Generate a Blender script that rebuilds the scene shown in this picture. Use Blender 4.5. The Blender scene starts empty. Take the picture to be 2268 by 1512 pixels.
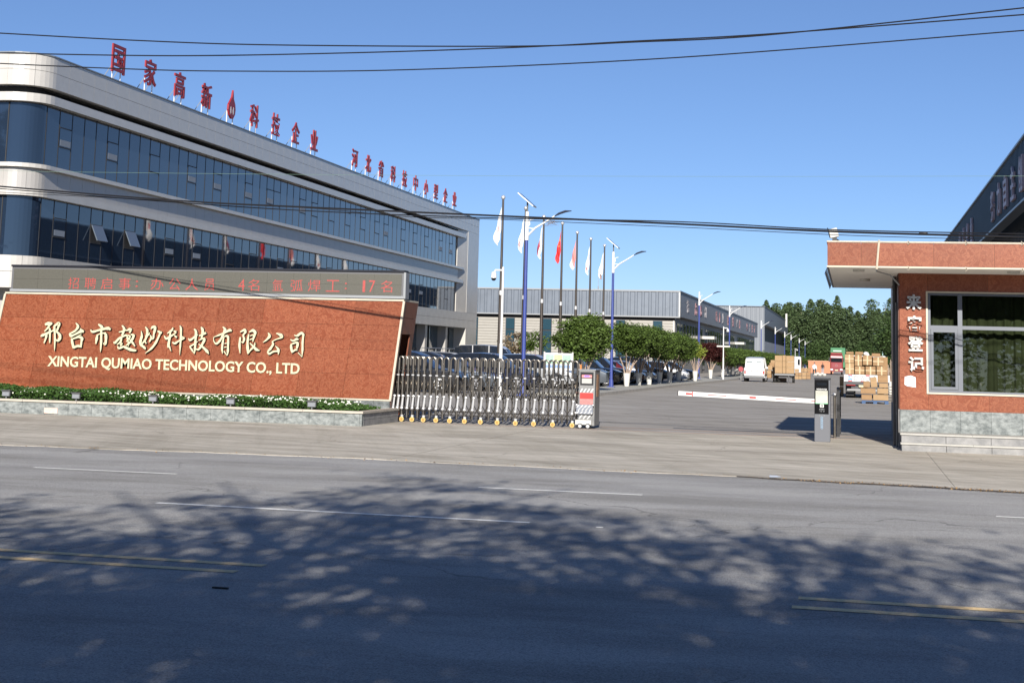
import bpy, math, random
from mathutils import Matrix, Vector
random.seed(7)
R = math.radians
S = bpy.context.scene
COL = S.collection

# ------------------------------------------------------------ camera (measured in the 2268x1512 photograph)
F, CX, CY, EYE = 3400., 1134., 323., 1.7
def _n(v):
    l = math.sqrt(sum(a*a for a in v)); return tuple(a/l for a in v)
def _dot(a, b): return sum(x*y for x, y in zip(a, b))
def _cr(a, b): return (a[1]*b[2]-a[2]*b[1], a[2]*b[0]-a[0]*b[2], a[0]*b[1]-a[1]*b[0])
_l = (-.027, 1., -(784.7-.027*1134))
UP = _n((-F*_l[0], -F*_l[1], -(CX*_l[0]+CY*_l[1]+_l[2])))
FW = ((1891-CX)/F, (805.14-CY)/F, 1.)
FW = _n(FW); _k = _dot(FW, UP); FW = _n(tuple(a-_k*b for a, b in zip(FW, UP)))
XR = _cr(FW, UP)
if XR[0] < 0: XR = tuple(-a for a in XR)
def _ray(px, py):
    r = ((px-CX)/F, (py-CY)/F, 1.)
    return (_dot(r, XR), _dot(r, FW), _dot(r, UP))
def G(px, py, z=0.):
    r = _ray(px, py); t = (z-EYE)/r[2]; return Vector((r[0]*t, r[1]*t, z))
def AY(px, py, Y):
    r = _ray(px, py); t = Y/r[1]; return Vector((r[0]*t, Y, EYE+r[2]*t))
def AX(px, py, X):
    r = _ray(px, py); t = X/r[0]; return Vector((X, r[1]*t, EYE+r[2]*t))
cam = bpy.data.cameras.new('camera'); co = bpy.data.objects.new('camera', cam); COL.objects.link(co)
cam.sensor_fit = 'HORIZONTAL'; cam.sensor_width = 36.; cam.lens = 36.*F/2268.
cam.shift_y = -(756.-CY)/2268.; cam.clip_start = .1; cam.clip_end = 6000.
m = Matrix(((XR[0], -XR[1], -XR[2], 0), (FW[0], -FW[1], -FW[2], 0), (UP[0], -UP[1], -UP[2], EYE), (0, 0, 0, 1)))
co.matrix_world = m
S.camera = co

# ------------------------------------------------------------ sky and sun
SUN_EL, SUN_AZ = 23.0, 8.8           # the light travels towards +Y and slightly -X
wd = bpy.data.worlds.new('World'); S.world = wd; wd.use_nodes = True
nt = wd.node_tree; bg = nt.nodes['Background']
sk = nt.nodes.new('ShaderNodeTexSky'); sk.sky_type = 'NISHITA'; sk.sun_disc = False
sk.sun_elevation = R(SUN_EL); sk.sun_rotation = R(180-SUN_AZ)
sk.air_density = 1.0; sk.dust_density = 0.; sk.ozone_density = 6.; sk.altitude = 3000
gm = nt.nodes.new('ShaderNodeGamma'); gm.inputs[1].default_value = .86
tn = nt.nodes.new('ShaderNodeMix'); tn.data_type = 'RGBA'; tn.blend_type = 'MULTIPLY'; tn.inputs[0].default_value = 1; tn.inputs[7].default_value = (1., .965, 1.03, 1)
nt.links.new(sk.outputs[0], gm.inputs[0]); nt.links.new(gm.outputs[0], tn.inputs[6]); nt.links.new(tn.outputs[2], bg.inputs[0]); bg.inputs[1].default_value = .086
sl = bpy.data.lights.new('sun', 'SUN'); sl.energy = 5.0; sl.angle = R(.5); sl.color = (1., .945, .865)
so = bpy.data.objects.new('sun', sl); COL.objects.link(so)
d = Vector((-math.sin(R(SUN_AZ))*math.cos(R(SUN_EL)), math.cos(R(SUN_AZ))*math.cos(R(SUN_EL)), -math.sin(R(SUN_EL))))
so.rotation_euler = d.to_track_quat('-Z', 'Y').to_euler(); so.location = (6, -40, 40)
S.view_settings.view_transform = 'Standard'; S.view_settings.look = 'None'
S.view_settings.gamma = 1; S.view_settings.use_curve_mapping = False
S.view_settings.exposure = .70

# ------------------------------------------------------------ materials
MATS = {}
def mat(name, col, rough=.6, metal=0., var=0., scale=8., bump=0., bscale=None, col2=None, spec=.5, emit=None, stretch=None, coat=0.):
    """principled with colour noise between col and col2 (or darker col) and a fine bump"""
    if name in MATS: return MATS[name]
    m = bpy.data.materials.new(name); m.use_nodes = True; MATS[name] = m
    n = m.node_tree.nodes; L = m.node_tree.links; b = n['Principled BSDF']
    b.inputs['Roughness'].default_value = rough; b.inputs['Metallic'].default_value = metal
    b.inputs['Specular IOR Level'].default_value = spec
    if coat: b.inputs['Coat Weight'].default_value = coat
    c = tuple(col)+(1.,)
    b.inputs['Base Color'].default_value = c
    if emit:
        b.inputs['Emission Color'].default_value = tuple(emit[:3])+(1.,); b.inputs['Emission Strength'].default_value = emit[3]
    if var or bump or col2:
        tc = n.new('ShaderNodeTexCoord'); mp = n.new('ShaderNodeMapping')
        L.new(tc.outputs['Object'], mp.inputs[0])
        if stretch: mp.inputs['Scale'].default_value = stretch
        if var or col2:
            nz = n.new('ShaderNodeTexNoise'); nz.inputs['Scale'].default_value = scale; nz.inputs['Detail'].default_value = 6
            nz.inputs['Roughness'].default_value = .65
            L.new(mp.outputs[0], nz.inputs['Vector'])
            rp = n.new('ShaderNodeValToRGB'); L.new(nz.outputs[0], rp.inputs[0])
            c2 = tuple(col2)+(1.,) if col2 else tuple(min(1., x*(1+var)) for x in col)+(1.,)
            c1 = c if col2 else tuple(x*(1-var) for x in col)+(1.,)
            rp.color_ramp.elements[0].position = .34; rp.color_ramp.elements[0].color = c1
            rp.color_ramp.elements[1].position = .66; rp.color_ramp.elements[1].color = c2
            L.new(rp.outputs[0], b.inputs['Base Color'])
        if bump:
            nb = n.new('ShaderNodeTexNoise'); nb.inputs['Scale'].default_value = bscale or scale*3; nb.inputs['Detail'].default_value = 4
            L.new(mp.outputs[0], nb.inputs['Vector'])
            bp = n.new('ShaderNodeBump'); bp.inputs['Strength'].default_value = bump; bp.inputs['Distance'].default_value = .02
            L.new(nb.outputs[0], bp.inputs['Height']); L.new(bp.outputs[0], b.inputs['Normal'])
    return m

def surf(name, cols, scales, rough=.85, bump=.4, bscale=40, streak=None, spec=.3, tyre=False):
    """ground: big patches x fine aggregate, world coordinates"""
    m = bpy.data.materials.new(name); m.use_nodes = True; MATS[name] = m
    n = m.node_tree.nodes; L = m.node_tree.links; b = n['Principled BSDF']
    b.inputs['Roughness'].default_value = rough; b.inputs['Specular IOR Level'].default_value = spec
    g = n.new('ShaderNodeNewGeometry')
    def noise(sc, det, st=None, ro=.6):
        mp = n.new('ShaderNodeMapping'); L.new(g.outputs['Position'], mp.inputs[0])
        if st: mp.inputs['Scale'].default_value = st
        z = n.new('ShaderNodeTexNoise'); z.inputs['Scale'].default_value = sc; z.inputs['Detail'].default_value = det
        z.inputs['Roughness'].default_value = ro
        L.new(mp.outputs[0], z.inputs['Vector']); return z
    a = noise(scales[0], 5, streak); rp = n.new('ShaderNodeValToRGB'); L.new(a.outputs[0], rp.inputs[0])
    rp.color_ramp.elements[0].position = .33; rp.color_ramp.elements[1].position = .67
    rp.color_ramp.elements[0].color = tuple(cols[0])+(1,); rp.color_ramp.elements[1].color = tuple(cols[1])+(1,)
    f = noise(scales[1], 3, None, .8); r2 = n.new('ShaderNodeValToRGB'); L.new(f.outputs[0], r2.inputs[0])
    r2.color_ramp.elements[0].position = .3; r2.color_ramp.elements[1].position = .7
    v = cols[2]; r2.color_ramp.elements[0].color = (1-v, 1-v, 1-v, 1); r2.color_ramp.elements[1].color = (1+v, 1+v, 1+v, 1)
    mx = n.new('ShaderNodeMix'); mx.data_type = 'RGBA'; mx.blend_type = 'MULTIPLY'; mx.inputs[0].default_value = 1
    L.new(rp.outputs[0], mx.inputs[6]); L.new(r2.outputs[0], mx.inputs[7])
    s = noise(.6, 6, (.5, 1.7, 1), .7); r3 = n.new('ShaderNodeValToRGB'); L.new(s.outputs[0], r3.inputs[0])
    r3.color_ramp.elements[0].position = .36; r3.color_ramp.elements[1].position = .55
    r3.color_ramp.elements[0].color = (.80, .79, .77, 1); r3.color_ramp.elements[1].color = (1.03, 1.03, 1.03, 1)
    m2 = n.new('ShaderNodeMix'); m2.data_type = 'RGBA'; m2.blend_type = 'MULTIPLY'; m2.inputs[0].default_value = 1
    L.new(mx.outputs[2], m2.inputs[6]); L.new(r3.outputs[0], m2.inputs[7])
    out = m2.outputs[2]
    for (ang, sc4, lo, st4) in ((.45, 1.1, .84, (.16, 3.2, 1)), (-.12, 1.7, .86, (.10, 3.5, 1)), (1.2, .8, .93, (.2, 2.6, 1))) if tyre else ():
        mp = n.new('ShaderNodeMapping'); L.new(g.outputs['Position'], mp.inputs[0]); mp.vector_type = 'POINT'; mp.inputs['Rotation'].default_value = (0, 0, ang)
        mp2 = n.new('ShaderNodeMapping'); L.new(mp.outputs[0], mp2.inputs[0]); mp2.inputs['Scale'].default_value = st4
        z = n.new('ShaderNodeTexNoise'); z.inputs['Scale'].default_value = sc4; z.inputs['Detail'].default_value = 5; z.inputs['Roughness'].default_value = .7; z.inputs['Distortion'].default_value = .4; L.new(mp2.outputs[0], z.inputs['Vector'])
        r4 = n.new('ShaderNodeValToRGB'); L.new(z.outputs[0], r4.inputs[0]); r4.color_ramp.elements[0].position = .40; r4.color_ramp.elements[1].position = .52
        r4.color_ramp.elements[0].color = (lo, lo, lo*.99, 1); r4.color_ramp.elements[1].color = (1.02, 1.02, 1.02, 1)
        m4 = n.new('ShaderNodeMix'); m4.data_type = 'RGBA'; m4.blend_type = 'MULTIPLY'; m4.inputs[0].default_value = 1
        L.new(out, m4.inputs[6]); L.new(r4.outputs[0], m4.inputs[7]); out = m4.outputs[2]
    wob = noise(.9, 4); wv = n.new('ShaderNodeVectorMath'); wv.operation = 'MULTIPLY_ADD'; wv.inputs[1].default_value = (1.2, 1.2, 0); L.new(wob.outputs[1], wv.inputs[0]); L.new(g.outputs['Position'], wv.inputs[2])
    vo = n.new('ShaderNodeTexVoronoi'); vo.feature = 'DISTANCE_TO_EDGE'; vo.inputs['Scale'].default_value = .28; L.new(wv.outputs[0], vo.inputs['Vector'])
    cr = n.new('ShaderNodeMapRange'); cr.inputs[1].default_value = .0; cr.inputs[2].default_value = .006; cr.inputs[3].default_value = .55; cr.inputs[4].default_value = 1.; L.new(vo.outputs['Distance'], cr.inputs[0])
    mk_ = noise(.22, 2); ck = n.new('ShaderNodeMapRange'); ck.inputs[1].default_value = .50; ck.inputs[2].default_value = .56; L.new(mk_.outputs[0], ck.inputs[0])
    cm = n.new('ShaderNodeMix'); cm.inputs[2].default_value = 1.; L.new(ck.outputs[0], cm.inputs[0]); L.new(cr.outputs[0], cm.inputs[3])
    vs_ = n.new('ShaderNodeVectorMath'); vs_.operation = 'SCALE'; L.new(out, vs_.inputs[0]); L.new(cm.outputs[0], vs_.inputs['Scale'])
    L.new(vs_.outputs[0], b.inputs['Base Color'])
    h = noise(bscale, 4); bp = n.new('ShaderNodeBump'); bp.inputs['Strength'].default_value = bump; bp.inputs['Distance'].default_value = .012
    L.new(h.outputs[0], bp.inputs['Height']); L.new(bp.outputs[0], b.inputs['Normal'])
    return m

asphalt = surf('asphalt', [(.29, .282, .27), (.385, .375, .355), .55], [.5, 85], bump=1., bscale=60, streak=(.5, 1.5, 1))
yardm = surf('yard_concrete', [(.29, .268, .24), (.37, .345, .315), .15], [.25, 40], bump=.3, streak=(.6, 1., 1), tyre=True)
walkm = surf('walk_concrete', [(.41, .372, .31), (.53, .485, .41), .2], [.5, 50], bump=.5, streak=(.7, 1.2, 1), tyre=True)
grime = surf('gutter_grime_earth', [(.05, .045, .04), (.14, .11, .08), .4], [1.5, 60], bump=.8)
def granite_mat():
    m = bpy.data.materials.new('red_granite'); m.use_nodes = True; MATS['red_granite'] = m
    n = m.node_tree.nodes; L = m.node_tree.links; b = n['Principled BSDF']
    b.inputs['Roughness'].default_value = .3; b.inputs['Specular IOR Level'].default_value = .35
    g = n.new('ShaderNodeNewGeometry')
    z = n.new('ShaderNodeTexNoise'); z.inputs['Scale'].default_value = 5.5; z.inputs['Detail'].default_value = 6; z.inputs['Distortion'].default_value = 2.2
    L.new(g.outputs['Position'], z.inputs['Vector'])
    rp = n.new('ShaderNodeValToRGB'); e = rp.color_ramp.elements
    e[0].position = .0; e[0].color = (.170, .045, .021, 1); e[1].position = .43; e[1].color = (.182, .049, .022, 1)
    q = e.new(.5); q.color = (.25, .085, .042, 1); q = e.new(.56); q.color = (.20, .060, .029, 1); q = e.new(1.); q.color = (.165, .046, .022, 1)
    L.new(z.outputs[0], rp.inputs[0])
    f = n.new('ShaderNodeTexNoise'); f.inputs['Scale'].default_value = 45; f.inputs['Detail'].default_value = 3; L.new(g.outputs['Position'], f.inputs['Vector'])
    r2 = n.new('ShaderNodeValToRGB'); r2.color_ramp.elements[0].position = .3; r2.color_ramp.elements[1].position = .7
    r2.color_ramp.elements[0].color = (.84, .82, .82, 1); r2.color_ramp.elements[1].color = (1.15, 1.15, 1.15, 1); L.new(f.outputs[0], r2.inputs[0])
    mx = n.new('ShaderNodeMix'); mx.data_type = 'RGBA'; mx.blend_type = 'MULTIPLY'; mx.inputs[0].default_value = 1
    L.new(rp.outputs[0], mx.inputs[6]); L.new(r2.outputs[0], mx.inputs[7]); oi = n.new('ShaderNodeObjectInfo'); mr = n.new('ShaderNodeMapRange'); mr.inputs[3].default_value = .88; mr.inputs[4].default_value = 1.1; L.new(oi.outputs['Random'], mr.inputs[0])
    vm = n.new('ShaderNodeVectorMath'); vm.operation = 'SCALE'; L.new(mx.outputs[2], vm.inputs[0]); L.new(mr.outputs[0], vm.inputs['Scale']); L.new(vm.outputs[0], b.inputs['Base Color'])
    return m
granite = granite_mat()
stone = mat('grey_stone', (.085, .098, .098), .75, col2=(.25, .268, .262), scale=7, bump=.8, bscale=9, stretch=(1, 1, 1.6))
step_stone = mat('step_stone', (.17, .17, .17), .8, col2=(.27, .265, .26), scale=4, bump=.3)
cream = mat('cream_trim', (.46, .41, .32), .5, var=.05)
clad = mat('pale_cladding', (.45, .43, .395), .27, var=.05, scale=1.2, spec=.9)
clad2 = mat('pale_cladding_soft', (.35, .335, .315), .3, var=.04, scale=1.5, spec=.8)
dark = mat('dark_recess', (.02, .02, .022), .7)
glassb = mat('blue_glass', (.013, .023, .043), .025, metal=0., spec=.85, coat=.35)
glassg = mat('green_glass', (.006, .009, .005), .02, spec=.6)
def clear_glass(name, tint, rough=.01):
    m = bpy.data.materials.new(name); m.use_nodes = True; MATS[name] = m; n = m.node_tree.nodes; L = m.node_tree.links
    n.remove(n['Principled BSDF']); t = n.new('ShaderNodeBsdfTransparent'); t.inputs[0].default_value = tuple(tint)+(1,)
    g = n.new('ShaderNodeBsdfGlossy'); g.inputs['Roughness'].default_value = rough; f = n.new('ShaderNodeFresnel'); f.inputs[0].default_value = 1.9
    x = n.new('ShaderNodeMixShader'); L.new(f.outputs[0], x.inputs[0]); L.new(t.outputs[0], x.inputs[1]); L.new(g.outputs[0], x.inputs[2]); L.new(x.outputs[0], n['Material Output'].inputs[0]); return m
glassc = clear_glass('window_clear_glass', (.62, .70, .58))
glassd = mat('dark_glass', (.01, .012, .016), .05, spec=.7)
glassw = mat('teal_glass', (.02, .05, .07), .06, spec=.9)
black = mat('black_plastic', (.012, .012, .014), .35)
rubber = mat('rubber', (.018, .018, .018), .8)
steel = mat('stainless_steel', (.22, .20, .175), .30, metal=.85, var=.08, scale=12)
steel2 = mat('bright_steel', (.62, .62, .62), .3, metal=.55)
greyp = mat('grey_paint', (.12, .125, .13), .4, var=.05)
greyl = mat('light_grey_paint', (.24, .25, .26), .4)
white = mat('white_paint', (.62, .62, .61), .35, var=.03)
white2 = mat('weathered_white', (.48, .465, .43), .6, var=.12, scale=6)
redp = mat('red_paint', (.55, .03, .025), .4)
redl = mat('red_sign', (.25, .016, .022), .45, var=.1, scale=3)
bluep = mat('blue_paint', (.035, .055, .22), .4, var=.06)
bluel = mat('blue_print', (.06, .25, .6), .5)
orangep = mat('orange_plastic', (.55, .20, .05), .4)
yellowp = mat('yellow_paint', (.50, .36, .12), .45)
roadwhite = mat('road_white', (.72, .71, .66), .7, col2=(.95, .94, .88), scale=14)
roadyellow = mat('road_yellow', (.78, .56, .28), .7, var=.22, scale=25)
carton = mat('carton', (.25, .15, .072), .8, var=.1, scale=5)
carton2 = mat('carton_pale', (.30, .195, .10), .8, var=.08, scale=5)
tape = mat('tape', (.42, .34, .20), .4)
zinc = mat('zinc_sheet', (.125, .145, .175), .45, metal=.25, var=.08, scale=1.2)
zincd = mat('grey_sheet', (.125, .14, .16), .5, var=.05, scale=1.)
zincs = mat('mid_grey_sheet', (.20, .205, .22), .5, var=.04, scale=1.)
navy = mat('navy_sheet', (.012, .024, .038), .45, var=.1, scale=1.)
navyd = mat('navy_sheet_dark', (.006, .010, .016), .6)
palesheet = mat('pale_wall_sheet', (.235, .222, .195), .5, var=.04, scale=2)
bark = mat('bark', (.16, .12, .09), .9, var=.25, scale=12, bump=.5)
paleb = mat('pale_bark', (.30, .23, .18), .9, var=.2, scale=14, bump=.4)
lime = mat('limewash', (.55, .54, .50), .85, var=.05, scale=14)
whitefl = mat('flower_white', (.8, .8, .7), .6)
ledm = mat('led_panel', (.072, .069, .055), .5, var=.12, scale=30)
ledred = mat('led_red', (.20, .035, .03), .5, var=.5, scale=30, emit=(1, .12, .1, .20))
gold = mat('cream_letter', (.52, .50, .33), .35)
goldside = mat('letter_side', (.02, .02, .018), .5)  # near-black sides paint a shadow edge round the cream characters
silver = mat('silver_letter', (.45, .43, .40), .35, metal=.5)
pinksil = mat('faded_letter', (.50, .40, .43), .5, var=.1)
earth = mat('earth', (.09, .07, .05), .95, var=.2)
def leafmat(name, c, v=.35):
    m = mat(name, c, .55, var=0., spec=.3)
    n = m.node_tree.nodes; L = m.node_tree.links; b = n['Principled BSDF']
    g = n.new('ShaderNodeNewGeometry')
    rp = n.new('ShaderNodeValToRGB'); L.new(g.outputs['Random Per Island'], rp.inputs[0])
    rp.color_ramp.elements[0].color = tuple(x*(1-v) for x in c)+(1,); rp.color_ramp.elements[1].color = tuple(min(1, x*(1+v)) for x in c)+(1,)
    L.new(rp.outputs[0], b.inputs['Base Color'])
    tr = n.new('ShaderNodeBsdfTranslucent'); L.new(rp.outputs[0], tr.inputs[0])
    ms = n.new('ShaderNodeMixShader'); ms.inputs[0].default_value = .16
    L.new(b.outputs[0], ms.inputs[1]); L.new(tr.outputs[0], ms.inputs[2]); L.new(ms.outputs[0], n['Material Output'].inputs[0])
    return m
leafg = leafmat('leaf_green', (.075, .118, .024), .5)
leafd = leafmat('leaf_dark_green', (.05, .085, .026))
leafp = leafmat('leaf_poplar', (.072, .108, .045), .5)
leafy = leafmat('leaf_yellow_green', (.22, .26, .04))
leafr = leafmat('leaf_dark_red', (.060, .016, .014))
leafh = leafmat('leaf_hedge', (.05, .105, .022))

# ------------------------------------------------------------ mesh building
class MB:
    def __init__(s): s.v = []; s.f = []; s.m = []; s.sm = False
    def add(s, vs, fs, mi=0):
        o = len(s.v); s.v += [tuple(v) for v in vs]; s.f += [tuple(i+o for i in f) for f in fs]; s.m += [mi]*len(fs); return s
    def box(s, x0, x1, y0, y1, z0, z1, mi=0):
        return s.add([(x0,y0,z0),(x1,y0,z0),(x1,y1,z0),(x0,y1,z0),(x0,y0,z1),(x1,y0,z1),(x1,y1,z1),(x0,y1,z1)],
                     [(0,3,2,1),(4,5,6,7),(0,1,5,4),(1,2,6,5),(2,3,7,6),(3,0,4,7)], mi)
    def obox(s, c, hx, hy, hz, M, mi=0):
        vs = [Vector(c)+M@Vector((a*hx, b*hy, e*hz)) for a, b, e in ((-1,-1,-1),(1,-1,-1),(1,1,-1),(-1,1,-1),(-1,-1,1),(1,-1,1),(1,1,1),(-1,1,1))]
        return s.add(vs, [(0,3,2,1),(4,5,6,7),(0,1,5,4),(1,2,6,5),(2,3,7,6),(3,0,4,7)], mi)
    def quad(s, a, b, c, d, mi=0): return s.add([a, b, c, d], [(0, 1, 2, 3)], mi)
    def tube(s, pts, rad, n=8, cap=True, mi=0, flat=1.):
        pts = [Vector(p) for p in pts]; k = len(pts)
        rad = [rad]*k if not hasattr(rad, '__len__') else rad
        rings = []; prev = None
        for i, p in enumerate(pts):
            t = (pts[min(i+1, k-1)]-pts[max(i-1, 0)])
            t = t.normalized() if t.length > 1e-9 else Vector((0, 0, 1))
            if prev is None:
                a = Vector((0, 0, 1)) if abs(t.z) < .9 else Vector((1, 0, 0))
                u = t.cross(a).normalized()
            else:
                u = (prev-t*prev.dot(t)); u = u.normalized() if u.length > 1e-6 else t.orthogonal().normalized()
            w = t.cross(u); prev = u
            rings.append([p+(u*math.cos(2*math.pi*j/n)+w*math.sin(2*math.pi*j/n)*flat)*rad[i] for j in range(n)])
        vs = [v for r in rings for v in r]
        fs = [(i*n+j, i*n+(j+1) % n, (i+1)*n+(j+1) % n, (i+1)*n+j) for i in range(k-1) for j in range(n)]
        if cap: fs += [tuple(range(n-1, -1, -1)), tuple((k-1)*n+j for j in range(n))]
        return s.add(vs, fs, mi)
    def cyl(s, p0, p1, r0, r1=None, n=12, mi=0): return s.tube([p0, p1], [r0, r0 if r1 is None else r1], n, True, mi)
    def ball(s, c, r, n=10, k=7, mi=0, sx=1, sy=1, sz=1):
        vs = [(c[0]+r*sx*math.sin(math.pi*i/k)*math.cos(2*math.pi*j/n), c[1]+r*sy*math.sin(math.pi*i/k)*math.sin(2*math.pi*j/n), c[2]+r*sz*math.cos(math.pi*i/k)) for i in range(k+1) for j in range(n)]
        fs = [(i*n+j, (i+1)*n+j, (i+1)*n+(j+1) % n, i*n+(j+1) % n) for i in range(k) for j in range(n)]
        return s.add(vs, fs, mi)
    def prism(s, poly, a0, a1, axis='y', mi=0):
        """poly = list of 2D points; extruded along axis. y: (x,z); x: (y,z); z: (x,y)"""
        n = len(poly)
        f3 = {'y': lambda p, a: (p[0], a, p[1]), 'x': lambda p, a: (a, p[0], p[1]), 'z': lambda p, a: (p[0], p[1], a)}[axis]
        vs = [f3(p, a0) for p in poly]+[f3(p, a1) for p in poly]
        fs = [tuple(range(n)), tuple(range(2*n-1, n-1, -1))]+[(i, i+n, (i+1) % n+n, (i+1) % n) for i in range(n)]
        return s.add(vs, fs, mi)
    def mesh(s, name, mats, smooth=False, fix=True):
        me = bpy.data.meshes.new(name); me.from_pydata(s.v, [], s.f)
        for x in (mats if isinstance(mats, (list, tuple)) else [mats]): me.materials.append(x)
        if any(s.m): me.polygons.foreach_set('material_index', s.m)
        if fix:
            import bmesh
            b = bmesh.new(); b.from_mesh(me); bmesh.ops.recalc_face_normals(b, faces=b.faces); b.to_mesh(me); b.free()
        if smooth:
            me.polygons.foreach_set('use_smooth', [True]*len(me.polygons))
            try: me.set_sharp_from_angle(angle=R(40))
            except Exception: pass
        me.update(); return me
    def build(s, name, mats, parent=None, smooth=False, bevel=0., fix=True):
        o = bpy.data.objects.new(name, s.mesh(name, mats, smooth, fix)); COL.objects.link(o)
        if parent is not None: o.parent = parent
        if bevel:
            md = o.modifiers.new('bevel', 'BEVEL'); md.width = bevel; md.segments = 2; md.limit_method = 'ANGLE'
        return o
def put(name, me, parent=None, loc=(0, 0, 0), rot=(0, 0, 0), scale=None):
    o = bpy.data.objects.new(name, me); COL.objects.link(o); o.location = loc; o.rotation_euler = rot
    if scale: o.scale = scale
    if parent is not None: o.parent = parent
    return o
def tag(o, label, cat, group=None):
    o['label'] = label; o['category'] = cat
    if group: o['group'] = group
    return o
def thing(name, label, cat, loc=(0, 0, 0), rz=0., group=None):
    o = bpy.data.objects.new(name, None); COL.objects.link(o); o.location = loc; o.rotation_euler = (0, 0, rz)
    return tag(o, label, cat, group)
def struct(o): o['kind'] = 'structure'; return o
KIDS = {}
def dup(root, loc, rz=0., label=None, group=None, scale=None, swap=None):
    r = root.copy(); COL.objects.link(r); r.location = loc; r.rotation_euler = (0, 0, rz)
    if scale: r.scale = scale
    if label: r['label'] = label
    if group: r['group'] = group
    def sub(a, b):
        for ch in list(a.children):
            c = ch.copy(); COL.objects.link(c); c.parent = b; sub(ch, c)
            if swap and c.type == 'MESH' and c.name.split('.')[0] in swap[0]:
                c.data = c.data.copy(); c.data.materials[0] = swap[1]
    sub(root, r); return r
ORD = ['first', 'second', 'third', 'fourth', 'fifth', 'sixth', 'seventh', 'eighth', 'ninth', 'tenth', 'eleventh', 'twelfth', 'thirteenth', 'fourteenth', 'fifteenth',
       'sixteenth', 'seventeenth', 'eighteenth', 'nineteenth', 'twentieth', 'twenty-first', 'twenty-second', 'twenty-third', 'twenty-fourth', 'twenty-fifth', 'twenty-sixth', 'twenty-seventh', 'twenty-eighth']

# ------------------------------------------------------------ lettering
_tc = {}
def glyphs(s, bold=0., ext=.04):
    k = (s, bold, ext)
    if k in _tc: return _tc[k]
    c = bpy.data.curves.new('t', 'FONT'); c.body = s; c.size = 1.; c.extrude = ext; c.resolution_u = 3; c.offset = bold
    o = bpy.data.objects.new('t', c); COL.objects.link(o)
    me = bpy.data.meshes.new_from_object(o)
    vs = [v.co.copy() for v in me.vertices]; fs = [tuple(p.vertices) for p in me.polygons]
    bpy.data.objects.remove(o); bpy.data.curves.remove(c); bpy.data.meshes.remove(me)
    _tc[k] = (vs, fs); return _tc[k]
def text_mesh(s, w, h, depth, mats, face='-y', bold=0., shear=0., name='character', sidemat=False):
    """a word scaled into a w x h box centred at the origin, facing -y, +x or -x; mats[1] = sides"""
    vs, fs = glyphs(s, bold, .05)
    x0 = min(v.x for v in vs); x1 = max(v.x for v in vs); y0 = min(v.y for v in vs); y1 = max(v.y for v in vs)
    out = []
    for v in vs:
        u = ((v.x-x0)/(x1-x0)-.5)*(w if w else h*(x1-x0)/(y1-y0)); t = ((v.y-y0)/(y1-y0)-.5)*h; q = -v.z/.05*depth/2
        u += shear*t
        out.append({'-y': (u, q, t), '+x': (-q, u, t), '-x': (q, -u, t)}[face])
    b = MB(); b.v = out; b.f = list(fs); b.m = [0]*len(fs)
    me = b.mesh(name, mats, fix=False)
    if sidemat:
        for p in me.polygons:
            n = p.normal
            a = {'-y': n.y, '+x': n.x, '-x': n.x}[face]
            p.material_index = 0 if abs(a) > .5 else 1
    return me
def split_islands(vs, fs):
    par = list(range(len(vs)))
    def find(a):
        while par[a] != a: par[a] = par[par[a]]; a = par[a]
        return a
    for f in fs:
        a = find(f[0])
        for i in f[1:]: par[find(i)] = a
    gr = {}
    for f in fs: gr.setdefault(find(f[0]), []).append(f)
    res = []
    for g in gr.values():
        ids = sorted({i for f in g for i in f}); mp = {i: j for j, i in enumerate(ids)}
        res.append(([vs[i] for i in ids], [tuple(mp[i] for i in f) for f in g]))
    res.sort(key=lambda r: min(v[0] for v in r[0])); return res

# ------------------------------------------------------------ ground, road, walk
struct(MB().quad((-1500, -60, -.12), (1500, -60, -.12), (1500, 2600, -.12), (-1500, 2600, -.12)).build('ground', yardm))
ROADZ = -.005
struct(MB().quad((-120, -1.5, ROADZ), (120, -1.5, ROADZ), (120, 24.6, ROADZ), (-120, 24.6, ROADZ)).build('road', asphalt))
verge = MB().box(-120, 120, -20, -1.5, -.1, .08).build('near_verge', mat('verge_soil', (.12, .11, .08), .95, var=.2)); struct(verge)
# walk in front of the gate: cast slabs with narrow joints, their edge wandering with the road
def edgeY(x):
    pts = [(-60, 23.2), (-13.7, 23.3), (-8.4, 23.75), (-6.1, 23.6), (-1.6, 23.35), (0, 23.1), (2.3, 22.75), (8, 22.6), (60, 22.6)]
    for (a, b), (c, e) in zip(pts, pts[1:]):
        if a <= x <= c: return b+(e-b)*(x-a)/(c-a)+.05*math.sin(x*2.3)+.03*math.sin(x*7.1)
    return 23
walk = struct(MB().box(-60, 60, 24.2, 36.3, -.11, -.02).build('sidewalk', walkm))
xs = [-60, -52, -44, -36, -30, -25, -20.5, -16, -11.6, -7.2, -2.9, 1.4, 5.8, 10.3, 15, 22, 30, 40, 60]
ys = [None, 28.1, 32.4, 36.3]
for i in range(len(xs)-1):
    for j in range(3):
        a, b_ = xs[i]+.003, xs[i+1]-.003
        if j == 0:
            n = 14; poly = [(a+(b_-a)*k/n, edgeY(a+(b_-a)*k/n)) for k in range(n+1)]+[(b_, ys[1]-.006), (a, ys[1]-.006)]
        else: poly = [(a, ys[j]+.006), (b_, ys[j]+.006), (b_, ys[j+1]-.006), (a, ys[j+1]-.006)]
        MB().prism(poly, -.04, .0+.0015*((i*7+j*3) % 3), 'z').build('slab', walkm, walk)
yard = struct(MB().box(-60, 60, 36.31, 700, -.11, .0).build('yard', yardm))
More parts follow.
